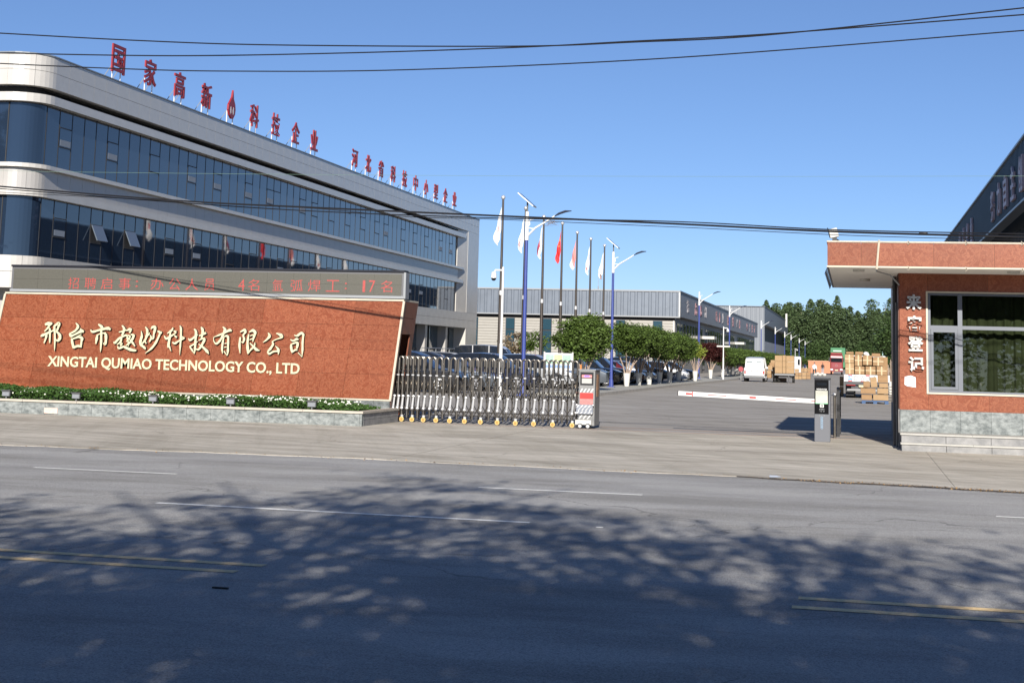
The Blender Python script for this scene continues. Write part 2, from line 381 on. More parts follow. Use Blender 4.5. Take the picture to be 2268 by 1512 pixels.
# gutter grime along the right part of the kerb line
g = MB(); pp = []
random.seed(3)
N = 60
for k in range(N+1):
    x = -1.7+k*.16; e = edgeY(x); w = .05+.10*min(1, k/12)*(.5+.9*random.random())
    pp.append((x, e+.015, e-w))
for k in range(N):
    g.quad((pp[k][0], pp[k][2], ROADZ+.005), (pp[k+1][0], pp[k+1][2], ROADZ+.005), (pp[k+1][0], pp[k+1][1], .006), (pp[k][0], pp[k][1], .006))
struct(g.build('gutter', grime))
# drive kerb and tree strip on the left of the drive
strip_pts = [(-11.05, 66.5), (-10.95, 78), (-10.85, 98), (-10.3, 122), (-10.3, 160), (-10.5, 440)]
strip = MB().prism([(-13.4, 66)]+[(-11.6, 66)]+strip_pts+[(-13.4, 440)], -.05, .10, 'z').build('tree_strip', mat('strip_paving', (.34, .33, .29), .85, var=.15, scale=1.5)); struct(strip)
kb = MB()
for (a, b_), (c, e) in zip(strip_pts, strip_pts[1:]):
    n = max(1, int((e-b_)/1.0)) if e < 165 else 40
    for k in range(n):
        t0, t1 = k/n, (k+.985)/n
        kb.prism([(a+(c-a)*t0, b_+(e-b_)*t0), (a+(c-a)*t0+.16, b_+(e-b_)*t0), (a+(c-a)*t1+.16, b_+(e-b_)*t1), (a+(c-a)*t1, b_+(e-b_)*t1)], -.05, .14, 'z')
ko = struct(kb.build('drive_kerb', mat('kerb_concrete', (.38, .36, .33), .8, var=.12, scale=3)))
MB().box(-11.75, -11.05, 66.2, 66.45, 0, .17).build('kerb_end', mat('faded_red_kerb', (.55, .30, .25), .7, var=.2, scale=8), ko)
# road markings
mk = MB()
def line(x0, x1, y, w, name, mt, y2=None):
    b = MB(); n = max(2, int((x1-x0)/1.2)); ys_ = [y+((y2 or y)-y)*k/n for k in range(n+1)]
    for k in range(n):
        a, c = x0+(x1-x0)*k/n, x0+(x1-x0)*(k+1)/n
        b.quad((a, ys_[k]-w/2, ROADZ+.004), (c, ys_[k+1]-w/2, ROADZ+.004), (c, ys_[k+1]+w/2, ROADZ+.004), (a, ys_[k]+w/2, ROADZ+.004))
    return struct(b.build(name, mt, fix=False))
line(-10.95, -8.85, 19.5, .09, 'edge_line', roadwhite); line(-4.72, -2.6, 19.6, .10, 'edge_line', roadwhite)
line(1.6, 4.6, 18.95, .10, 'edge_line', roadwhite); line(-30, -17, 19.5, .1, 'edge_line', roadwhite)
line(-7.42, -3.25, 15.87, .11, 'lane_line', roadwhite, 15.8); line(1.9, 6, 15.6, .11, 'lane_line', roadwhite); line(-22, -16, 15.9, .11, 'lane_line', roadwhite)
line(-30, -4.55, 11.76, .13, 'centre_line', roadyellow); line(-30, -4.62, 11.36, .13, 'centre_line', roadyellow)
line(-.4, 12, 11.74, .13, 'centre_line', roadyellow, 11.55); line(-.43, 12, 11.3, .13, 'centre_line', roadyellow, 11.1)
mh = thing('litter_scrap', 'small dark scrap of litter lying on the road in shade below the double yellow line', 'litter', (G(488, 1303, ROADZ)))
MB().box(-.06, .06, -.012, .012, .003, .012).build('scrap', rubber, mh)
ls = thing('paper_scrap', 'tiny white scrap of paper lying on the asphalt between lane lines', 'litter', (G(1328, 1168, ROADZ)))
MB().box(-.035, .035, -.01, .01, .003, .008).build('scrap', white, ls)
rb = thing('plastic_bottle', 'crumpled clear bottle lying at the edge of the sidewalk by the gutter grime', 'litter', (G(1718, 1058, .01)))
MB().tube([(-.09, 0, .02), (.02, 0, .02), (.04, 0, .02), (.07, 0, .02)], [.018, .018, .008, .008], 8).build('bottle_body', mat('pale_plastic', (.25, .28, .34), .2), rb, smooth=True)

# ------------------------------------------------------------ office building
OX = -31.0
Z = [12.91, 11.65, 11.36, 11.02, 8.59, 8.43, 7.60, 7.33, 4.99, 3.73]
off = thing('office_building', 'long pale office block with two blue ribbon-glass storeys and a rounded corner', 'building')
CRN = 1.35; YF = 53.55; YT = YF+CRN; YE = 126.4; YG0 = YT; YG1 = 120.4
def band_path(inset, x_far=-75.):
    """plan line of the facade inset from the outer face: runs from the far left of the front round the corner and back along +Y"""
    r = CRN-inset if CRN > inset else .05
    pts = [(x_far, YF+inset)]
    cxx, cyy = OX-CRN, YF+CRN
    for k in range(9):
        a = -math.pi/2+math.pi/2*k/8
        pts.append((cxx+(CRN-inset)*math.cos(a), cyy+(CRN-inset)*math.sin(a)))
    return pts
def band(name, inset, z0, z1, mt, parent, y_end=YE, depth=.5, smooth=False):
    p = band_path(inset)+[(OX-inset, y_end)]
    q = band_path(inset+depth)+[(OX-inset-depth, y_end)]
    b = MB()
    for i in range(len(p)-1):
        b.add([(p[i][0], p[i][1], z0), (p[i+1][0], p[i+1][1], z0), (q[i+1][0], q[i+1][1], z0), (q[i][0], q[i][1], z0),
               (p[i][0], p[i][1], z1), (p[i+1][0], p[i+1][1], z1), (q[i+1][0], q[i+1][1], z1), (q[i][0], q[i][1], z1)],
              [(0, 3, 2, 1), (4, 5, 6, 7), (0, 1, 5, 4), (2, 3, 7, 6)])
    return b.build(name, mt, parent, fix=False)
MB().box(-75, OX-1.1, YF+1.1, YE-.2, 0.02, 12.5).build('core', clad2, off)
MB().box(-75, OX-.4, YF+1.0, YE-.1, 12.5, 12.6).build('roof', zincd, off)
band('soffit_gap', .65, Z[2], Z[1], dark, off, y_end=YG1+1.6, depth=.4)  # gap coloured near-black to hold the shade beneath the parapet
band('cap', -.04, 12.91, 12.96, mat('cap_metal', (.16, .18, .2), .4), off, depth=.6)
# cladding panels, one by one, on four bands
def panels(name, z0, z1, inset, pitch, mt, y1, curve=True, xpitch=1.4, nf=6, t=.06, back=.3):
    y = YT; sh = {}
    L = pitch-.014
    while y < y1-.05:
        l = min(L, y1-y-.01); key = round(l, 2)
        if key not in sh:
            sh[key] = MB().box(-back, 0, 0, l, z0+.007, z1-.007).mesh(name, mt)
        put(name, sh[key], off, (OX-inset, y, 0)); y += pitch
    # rounded corner in two pieces
    for k in range(2):
        b = MB(); a0 = -math.pi/2+k*math.pi/4+.004; a1 = a0+math.pi/4-.008; n = 5
        cxx, cyy = OX-CRN, YF+CRN; r = CRN-inset
        for i in range(n):
            u0, u1 = a0+(a1-a0)*i/n, a0+(a1-a0)*(i+1)/n
            A = (cxx+r*math.cos(u0), cyy+r*math.sin(u0)); B = (cxx+r*math.cos(u1), cyy+r*math.sin(u1))
            C = (cxx+(r-back)*math.cos(u1), cyy+(r-back)*math.sin(u1)); D = (cxx+(r-back)*math.cos(u0), cyy+(r-back)*math.sin(u0))
            b.add([A+(z0+.007,), B+(z0+.007,), C+(z0+.007,), D+(z0+.007,), A+(z1-.007,), B+(z1-.007,), C+(z1-.007,), D+(z1-.007,)],
                  [(0, 3, 2, 1), (4, 5, 6, 7), (0, 1, 5, 4), (2, 3, 7, 6)])
        b.build(name, mt, off, fix=False)
    x = OX-CRN; me = MB().box(-xpitch+.014, 0, 0, back, z0+.007, z1-.007).mesh(name, mt)
    for k in range(nf):
        put(name, me, off, (x, YF+inset, 0)); x -= xpitch
    MB().box(-75, x, YF+inset, YF+inset+back, z0, z1).build('front_cladding', mt, off)
zm = (Z[0]+Z[1])/2
panels('parapet_panel', zm, Z[0], 0, 1.03*1.02, clad, YE)
panels('parapet_panel', Z[1], zm, 0, 1.03*1.02, clad, YE)
band('ledge', .0, Z[3], Z[2], clad, off, y_end=YG1+1.6, depth=.9)
panels('spandrel_panel', Z[6], Z[5], .22, 1.03, clad2, YG1)
band('sill_strip', .0, Z[5], Z[4], clad, off, y_end=YG1+1.2, depth=.9)
band('head_strip', .06, Z[7], Z[6], clad, off, y_end=YG1+1.2, depth=.9)
zl = (Z[8]+Z[9])/2
panels('lower_panel', zl, Z[8], .0, 1.55, clad, YE)
panels('lower_panel', Z[9], zl, .0, 1.55, clad, YE)
# ribbon glazing
def glazing(z0, z1, opening, tilted=()):
    GX = OX-.30
    h = z1-z0
    full = MB().box(-.03, 0, .02, 1.01, z0, z1).mesh('pane', glassb)
    zt = z0+h*.70; zb = z0+h*.38
    top = MB().box(-.03, 0, .02, 1.01, zt+.02, z1).mesh('pane', glassb)
    bot = MB().box(-.03, 0, .02, 1.01, z0, zb-.02).mesh('pane', glassb)
    mid = MB().box(-.01, .02, .05, .98, zb+.02, zt-.02).mesh('opening_sash', glassb)
    blind = MB().box(.021, .026, .09, .94, zb+.05, zb+(zt-zb)*.38).mesh('blind', mat('blind_grey', (.20, .23, .27), .6))
    mul = MB().box(-.02, .012, -.018, .018, z0, z1).mesh('mullion', dark)
    tmesh = MB().box(-.01, .032, .02, 1.01, -.02, .02).mesh('transom', dark)
    n = int((YG1-YT)/1.03)
    for k in range(n):
        y = YT+k*1.03
        put('mullion', mul, off, (GX, y, 0))
        if k in opening:
            put('pane', top, off, (GX, y, 0)); put('pane', bot, off, (GX, y, 0))
            if k in tilted:
                o = put('opening_sash', MB().box(-.01, .03, .05, .98, zb+.02-zt, -.02).mesh('opening_sash', [mat('sash_sheen', (.14, .17, .21), .12, metal=.3)]), off, (GX+.02, y, zt), (0, R(-24), 0))
                MB().box(GX+.0, GX+.012, y+.05, y+.98, zb+.02, zt-.02).build('sash_opening', dark, off)
            else:
                put('opening_sash', mid, off, (GX, y, 0))
                if (k*7) % 3: put('blind', blind, off, (GX, y, 0))
            for zq in (zt, zb): put('transom', tmesh, off, (GX, y, zq))
        else: put('pane', full, off, (GX, y, 0))
    put('mullion', mul, off, (GX, YT+n*1.03, 0))
    # rounded corner glass and the front panes
    cxx, cyy, r = OX-CRN, YF+CRN, CRN-.30
    b = MB(); N_ = 10
    for i in range(N_):
        u0, u1 = -math.pi/2+math.pi/2*i/N_, -math.pi/2+math.pi/2*(i+1)/N_
        b.quad((cxx+r*math.cos(u0), cyy+r*math.sin(u0), z0), (cxx+r*math.cos(u1), cyy+r*math.sin(u1), z0), (cxx+r*math.cos(u1), cyy+r*math.sin(u1), z1), (cxx+r*math.cos(u0), cyy+r*math.sin(u0), z1))
    b.build('curved_pane', glassb, off, smooth=True, fix=False)
    x = OX-CRN
    for k in range(12):
        MB().box(x-1.18, x-.02, YF+.30, YF+.33, z0, z1).build('pane', glassb, off)
        MB().box(x-.02, x+.02, YF+.27, YF+.33, z0, z1).build('mullion', dark, off); x -= 1.2
    MB().box(-75, x, YF+.31, YF+.34, z0, z1).build('front_glass', glassb, off)
op1 = [1, 5, 9, 13, 16, 20, 23, 24, 28, 30, 33, 36, 39, 42, 44, 48, 51, 54, 58, 61]
op2 = [1, 4, 7, 11, 14, 18, 21, 25, 27, 30, 33, 36, 40, 44, 47, 50, 53, 57, 60]
glazing(Z[4], Z[3], op1); glazing(Z[8], Z[7], op2, tilted=(4, 7))
# far pier framing the glass
MB().box(OX-1.1, OX-.0, 122.7, YE, 0.0, Z[9]).build('pier', clad, off)
MB().box(OX-1.1, OX-.0, 122.7, YE, Z[8]+.004, Z[1]-.004).build('pier', clad, off)
MB().prism([(OX-.32, YG1+.1), (OX-.02, 122.65), (OX-1.0, 122.65), (OX-1.0, YG1+.1)], Z[8]+.01, Z[1]-.01, 'z').build('splayed_reveal', clad, off)
# recessed ground floor: piers and tall dark glass
for k, y in enumerate([58, 64, 70, 76, 82, 88, 94, 100, 106, 112, 118]):
    MB().box(OX-1.1, OX-.35, y-.3, y+.3, 0, Z[9]-.01).build('ground_pier', clad2, off)
    MB().box(OX-1.2, OX-1.0, y+.32, y+5.66, .3, Z[9]-.02).build('shop_glass', glassw, off)
    MB().box(OX-1.0, OX-.93, y+2.9, y+3.0, .3, Z[9]-.02).build('glass_post', dark, off)
    MB().box(OX-1.0, OX-.94, y+.34, y+5.64, 1.9, 1.98).build('glass_transom', dark, off)
for i, (a, c) in enumerate([(-38, -33.2), (-44, -38.6), (-50, -44.6)]):
    MB().box(a, c, YF+1.0, YF+1.05, .3, Z[9]-.02).build('shop_glass', glassw, off)
MB().box(-60, -32.6, YF-.55, YF-.01, 7.62, 7.98).build('front_canopy_slab', clad, off)
# handrail in front of the office
hr = thing('handrail', 'grey metal handrail on the ramp before the office ground floor', 'railing')
for k in range(9): MB().cyl((-29.4, 104+k*1.9, 0), (-29.4, 104+k*1.9, 2.0), .03, n=6).build('post', greyl, hr)
for z in (2.0, 1.55): MB().cyl((-29.4, 104, z), (-29.4, 119.2, z), .03, n=6).build('rail', greyl, hr)
# rooftop characters
leg_m = MB().cyl((0, 0, 0), (0, 0, .78), .027, n=6)
leg_m = leg_m.mesh('leg', white)
def roof_char(ch, y, i, lab, grp, size=1.22, w=1.2, bold=.014):
    t = thing('rooftop_character', lab, 'sign letter', (OX-.25, y, 12.93), 0, grp)
    if ch is None:
        pts = [(0, 0), (.20, .02), (.42, .25), (.48, .5), (.40, .80), (.18, 1.05), (.08, 1.5), (-.05, 1.1), (-.28, .86), (-.46, .68), (-.5, .42), (-.3, .15)]
        b = MB(); b.prism([(p[0]*.95, p[1]+.38) for p in pts], -.05, .05, 'x'); b.build('emblem', redl, t)
        for s in (-1, 1):
            b = MB(); b.prism([(s*.16+.07*math.cos(a*math.pi/4), .80+.2*math.sin(a*math.pi/4)) for a in range(8)], .052, .058, 'x'); b.build('emblem_eye', mat('emblem_pale', (.6, .6, .62), .5), t)
    else:
        put('character', text_mesh(ch, w, size, .07, redl, '+x', bold=bold), t, (0, 0, .42+size/2))
    for s in (-1, 1):
        put('leg', leg_m, t, (-.07, s*.38, 0)); 
        b = MB(); b.cyl((-.6, s*.38, 0), (-.09, s*.38, .75), .02, n=5); b.build('brace', greyl, t)
for i, ch in enumerate(['国', '家', '高', '新', None, '科', '技', '企', '业']):
    y = 60.5+i*3.14
    lab = ('red rooftop character on white legs, %s of the larger row on the office roof' % ORD[i]) if ch else 'red flame-shaped rooftop emblem on white legs, between characters of the office roof'
    roof_char(ch, y, i, lab, 'larger red characters on the office roof')
for i, ch in enumerate('河北省科技中小型企业'):
    roof_char(ch, 93.3+i*2.83, i, 'small red rooftop character, %s of the farther row towards the office far end' % ORD[i], 'smaller red characters on the office roof', size=1.12, w=1.15)

# ------------------------------------------------------------ warehouse sheds
def ribs_v(x0, x1, y, z0, z1, pitch=.4, d=.05, along='x', sign=-1):
    """vertical trapezoid ribs on a sheet; along x (facing -y) or along y (facing +x / -x by sign)"""
    b = MB(); prof = []; p = x0
    while p < x1:
        prof += [(p, 0), (p+pitch*.55, 0), (p+pitch*.65, 1), (p+pitch*.9, 1)]; p += pitch
    prof.append((x1, 0)); prof = [q for q in prof if q[0] <= x1]
    for (a, u), (c, w) in zip(prof, prof[1:]):
        if along == 'x': b.quad((a, y-u*d, z0), (c, y-w*d, z0), (c, y-w*d, z1), (a, y-u*d, z1))
        else: b.quad((y+sign*u*d, a, z0), (y+sign*w*d, c, z0), (y+sign*w*d, c, z1), (y+sign*u*d, a, z1))
    return b
def ribs_h(x0, x1, y, z0, z1, pitch=.28, d=.035):
    b = MB(); z = z0
    while z < z1-.01:
        zz = min(z+pitch, z1); b.quad((x0, y-d, z), (x1, y-d, z), (x1, y, zz-.045), (x0, y, zz-.045)); b.quad((x0, y, zz-.045), (x1, y, zz-.045), (x1, y-d, zz), (x0, y-d, zz)); z += pitch
    return b
wh = thing('warehouse', 'low grey warehouse with ribbed fascia, pale boarded front wall and tall strip windows', 'building')
WX, WY, WT, WB = -18.0, 163.6, 8.72, 6.15
MB().box(-60, WX-.62, WY+.62, 299.6, 0, 8.3).build('core', zincs, wh)
ribs_v(-60, WX-.02, WY, WB, WT, .75, .05).build('front_fascia', zinc, wh, fix=False)['kind'] = 'stuff'
MB().box(-60, WX, WY+.02, WY+.55, WB, WT-.02).build('fascia_back', zinc, wh)
MB().box(-60, WX+.05, WY-.12, WY+.3, WT, WT+.16).build('eaves_cap', greyl, wh)
MB().box(-60, WX+.05, WY-.10, WY+.3, WB-.14, WB-.003).build('fascia_sill', greyl, wh)
MB().box(WX-.5, WX-.03, WY+.56, 300, WB, WT).build('side_fascia', zincs, wh)
MB().box(WX-.5, WX+.06, WY+.31, 300, WT+.003, WT+.17).build('side_eaves_cap', zincd, wh)
MB().box(WX-.09, WX+.05, WY-.06, WY+.1, WB, WT).build('corner_trim', white2, wh)
wins = [-52.7, -48.6, -44.6, -40.6, -36.5, -32.4, -28.4, -24.4, -20.4]
xe = -60
for wx in wins+[None]:
    x1 = (wx-.5) if wx else WX-.65
    ribs_h(xe+.03, x1-.03, WY+.55, 0, WB-.45, .3, .05).build('wall_sheet', palesheet, wh, fix=False)
    if wx:
        MB().box(wx-.5, wx+.5, WY+.61, WY+.66, .5, 5.65).build('window', dark, wh)
        for k in range(4):
            MB().box(wx-.45, wx+.45, WY+.56, WY+.6, .62+k*1.28, .62+k*1.28+1.16).build('pane', glassw, wh)
        MB().box(wx-.5, wx+.5, WY+.5, WY+.57, .54, .62).build('sill', white2, wh)
        xe = wx+.5
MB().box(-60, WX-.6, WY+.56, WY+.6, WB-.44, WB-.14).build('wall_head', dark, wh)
MB().box(WX-.75, WX-.6, WY+.48, WY+.62, 0, WB-.45).build('corner_post', white2, wh)
# side wall with narrow windows and two canopied doors
sw = MB().box(WX-.615, WX-.56, WY+.7, 299.5, 0, WB-.05).build('side_wall', mat('side_wall_grey', (.26, .255, .24), .6, var=.06), wh)
wme = MB().box(-.05, .03, -.5, .5, 2.9, 5.5).mesh('side_window', glassd)
for k in range(40):
    y = WY+3+k*3.3
    if abs(y-196) < 3 or abs(y-250) < 3: continue
    put('side_window', wme, wh, (WX-.56, y, 0)); put('side_window', wme, wh, (WX-.56, y+1.25, 0))
for y in (196, 250):
    MB().box(WX-.5, WX+1.0, y-1.9, y+1.9, 4.25, 4.6).build('door_canopy', white2, wh)
    MB().box(WX-.55, WX-.48, y-1.5, y+1.5, 0, 4.2).build('side_door', glassd, wh)
# faded red slogan patches on the side fascia
for i, (ch, y) in enumerate([('福', 168+4), ('品', 172+9), ('质', 187), ('创', 193), ('新', 209), ('企', 214), ('业', 219), ('科', 228), ('技', 238), ('兴', 246), ('邦', 252), ('安', 270), ('全', 277), ('生', 284), ('产', 291)]):
    t = thing('fascia_character', 'faded pink character, %s from the corner on the grey warehouse side fascia' % ORD[i], 'sign letter', (WX+.0, y, 7.5), 0, 'faded characters on the warehouse side fascia')
    put('character', text_mesh(ch, 2.4, 1.35, .06, mat('faded_red', (.27, .15, .165), .6, var=.25, scale=2) if i % 3 else mat('faded_pale', (.26, .25, .27), .6, var=.2), '+x', bold=.01), t)
# second, taller shed behind
w2 = thing('tall_shed', 'taller dark grey steel shed standing behind the low warehouse', 'building')
MB().box(-70, WX-1.6, 324.2, 440, 0, 12.6).build('core', zincd, w2)
ribs_v(-70, WX-.02, 323.5, 0, 12.85, .9, .06).build('front_sheet', mat('grey_sheet_front', (.15, .165, .185), .5, var=.05), w2, fix=False)
MB().box(-70, WX, 323.56, 324.1, 0, 12.8).build('front_wall', zincd, w2)
MB().box(WX-1.5, WX-.02, 324.2, 440, 9.3, 12.8).build('side_fascia', zincd, w2)
MB().box(WX-1.5, WX-.9, 324.2, 440, 0, 6.0).build('side_wall', mat('pale_grey_sheet', (.24, .25, .28), .5), w2)
MB().box(WX-1.58, WX-1.4, 324.3, 439.9, 6.01, 9.29).build('side_recess', navyd, w2)  # recess under the fascia, its shade put into the dark sheet colour
MB().box(-70, WX+.1, 323.2, 440, 12.86, 13.0).build('roof', zincd, w2)
for y in (350, 400): MB().box(WX-.9, WX-.86, y-2, y+2, 0, 3.6).build('side_door', dark, w2)
MB().box(WX+.0, WX+.45, 424, 425, 11.0, 14.6).build('roof_pipe', white2, w2)
# dark shed on the right behind the gatehouse
rs = thing('navy_shed', 'tall navy steel shed with a broad lettered fascia behind the gatehouse', 'building')
RX = 8.0
MB().box(RX+1.4, 45, 57.5, 259, 0, 12.2).build('core', navyd, rs)
ribs_v(56, 260, RX, 9.72, 12.55, .6, .05, along='y', sign=-1).build('side_fascia', navy, rs, fix=False)
MB().box(RX+.02, RX+.5, 56, 260, 9.72, 12.5).build('fascia_back', navy, rs)
MB().box(RX-.15, RX+.5, 56, 260, 12.56, 12.66).build('eaves_cap', mat('eaves_light', (.30, .33, .36), .4), rs)
MB().box(RX-.1, RX+.5, 56, 260, 9.60, 9.71).build('fascia_sill', mat('sill_light', (.22, .24, .25), .4), rs)
ribs_v(57.5, 259, RX+1.35, 0, 9.58, .8, .06, along='y', sign=-1).build('side_wall', navyd, rs, fix=False)
MB().box(RX+.0, 45, 55.5, 57.4, 0, 12.5).build('end_wall', navy, rs)
for k, y in enumerate((82, 98, 114)):
    MB().box(RX+.9, RX+1.3, y-.5, y+.5, 8.4, 9.0).build('wall_light', greyl, rs)
for i, (ch, y) in enumerate(zip('努力自主创', (92.4, 88.4, 84.6, 80.8, 76.8))):
    t = thing('fascia_character', 'pale pink character, %s of five on the navy shed fascia above the gatehouse roof' % ORD[i], 'sign letter', (RX-.12, y, 10.95), 0, 'large characters on the navy shed')
    put('character', text_mesh(ch, 1.75, 1.75, .12, pinksil, '-x', bold=.02), t)
for i, (ch, y) in enumerate(zip('科技兴业', (120.5, 116.5, 112.7, 108.8))):
    t = thing('fascia_character', 'distant pale character, %s of four low on the navy shed near the cable bundle' % ORD[i], 'sign letter', (RX-.12, y, 10.9), 0, 'distant characters on the navy shed')
    put('character', text_mesh(ch, 1.7, 1.7, .12, pinksil, '-x', bold=.02), t)

# ------------------------------------------------------------ sign wall with planter
SY = 36.5
sg = thing('sign_wall', 'long red granite sign wall with cream brush characters above a stone planter', 'sign', (0, 0, 0))
zb_, zt_ = .53, 2.92
def wx(z, right): # slanted ends
    return (-10.83-(zt_-z)*.11) if right else (-21.62-(zt_-z)*.17)
# slabs front: 8 x 3
nc, nr = 9, 4
for r in range(nr):
    z0 = zb_+(zt_-zb_)*r/nr; z1 = zb_+(zt_-zb_)*(r+1)/nr
    for c in range(nc):
        def X(t, z): return wx(z, False)+(wx(z, True)-wx(z, False))*t
        g_ = .0025
        a0, a1 = X(c/nc, z0)+g_, X((c+1)/nc, z0)-g_; b0, b1 = X(c/nc, z1)+g_, X((c+1)/nc, z1)-g_
        MB().prism([(a0, z0+g_), (a1, z0+g_), (b1, z1-g_), (b0, z1-g_)], SY, SY+.03, 'y').build('granite_slab', granite, sg)
# cream edge trims
MB().prism([(wx(zt_, 0)-.03, zt_+.002), (wx(zt_, 1)+.03, zt_+.002), (wx(zt_, 1)+.03, zt_+.045), (wx(zt_, 0)-.03, zt_+.045)], SY-.03, SY+1.28, 'y').build('top_trim', cream, sg)
MB().prism([(wx(zb_, 1)+.001, zb_), (wx(zb_, 1)+.055, zb_), (wx(zt_, 1)+.055, zt_), (wx(zt_, 1)+.001, zt_)], SY-.03, SY+.03, 'y').build('side_trim', cream, sg)
MB().prism([(wx(zb_, 0)-.055, zb_), (wx(zb_, 0)-.001, zb_), (wx(zt_, 0)-.001, zt_), (wx(zt_, 0)-.055, zt_)], SY-.03, SY+.03, 'y').build('side_trim', cream, sg)
MB().box(wx(zb_, 0)-.05, wx(zb_, 1)+.05, SY-.035, SY+.02, zb_-.04, zb_-.002).build('bottom_trim', cream, sg)
# core, with the gate pocket open at the right end
MB().prism([(wx(0, 0), 0), (-13.2, 0), (-13.2, zt_), (wx(zt_, 0), zt_)], SY+.035, SY+1.25, 'y').build('core', mat('brown_granite', (.17, .055, .03), .35, var=.15, scale=9), sg)
MB().box(-13.19, wx(0, 1)-.0, SY+.035, SY+.09, 0, zb_-.05).build('core', MATS['brown_granite'], sg)
MB().prism([(-13.19, zb_-.04), (wx(zb_, 1)-.003, zb_-.04), (wx(zt_, 1)-.003, zt_), (-13.19, zt_)], SY+.035, SY+.09, 'y').build('core', MATS['brown_granite'], sg)
MB().prism([(-13.19, 0), (wx(0, 1), 0), (wx(zt_, 1), zt_), (-13.19, zt_)], SY+1.12, SY+1.25, 'y').build('core', MATS['brown_granite'], sg)
MB().box(-13.19, -11.9, SY+.1, SY+1.11, 0, .01).build('pocket_floor', dark, sg)
# side slabs of the end face (brown granite tiles)
bro = MATS['brown_granite']
tz = [0, .6, 1.2, 1.66, 2.12, 2.52, zt_]
for k in range(6):
    z0, z1 = tz[k]+.004, tz[k+1]-.004
    for (y0, y1, zlo) in ((SY+.032, SY+.17, 0), (SY+.174, SY+.92, 2.1), (SY+.924, SY+1.25, 0)):
        if z0 < zlo-.05: continue
        b = MB(); b.add([(wx(z0, 1)+.0, y0, z0), (wx(z0, 1)+.03, y0, z0), (wx(z0, 1)+.03, y1, z0), (wx(z0, 1), y1, z0), (wx(z1, 1), y0, z1), (wx(z1, 1)+.03, y0, z1), (wx(z1, 1)+.03, y1, z1), (wx(z1, 1), y1, z1)],
                        [(0, 3, 2, 1), (4, 5, 6, 7), (0, 1, 5, 4), (1, 2, 6, 5), (2, 3, 7, 6), (3, 0, 4, 7)])
        b.build('end_tile', bro, sg)
# stone base course below the granite
x = wx(.5, 0)
while x < -11.2:
    x1 = min(x+.62, wx(.5, 1)+.02)
    MB().box(x+.003, x1-.003, SY-.02, SY+.034, .0, zb_-.045).build('base_stone', stone, sg); x += .62
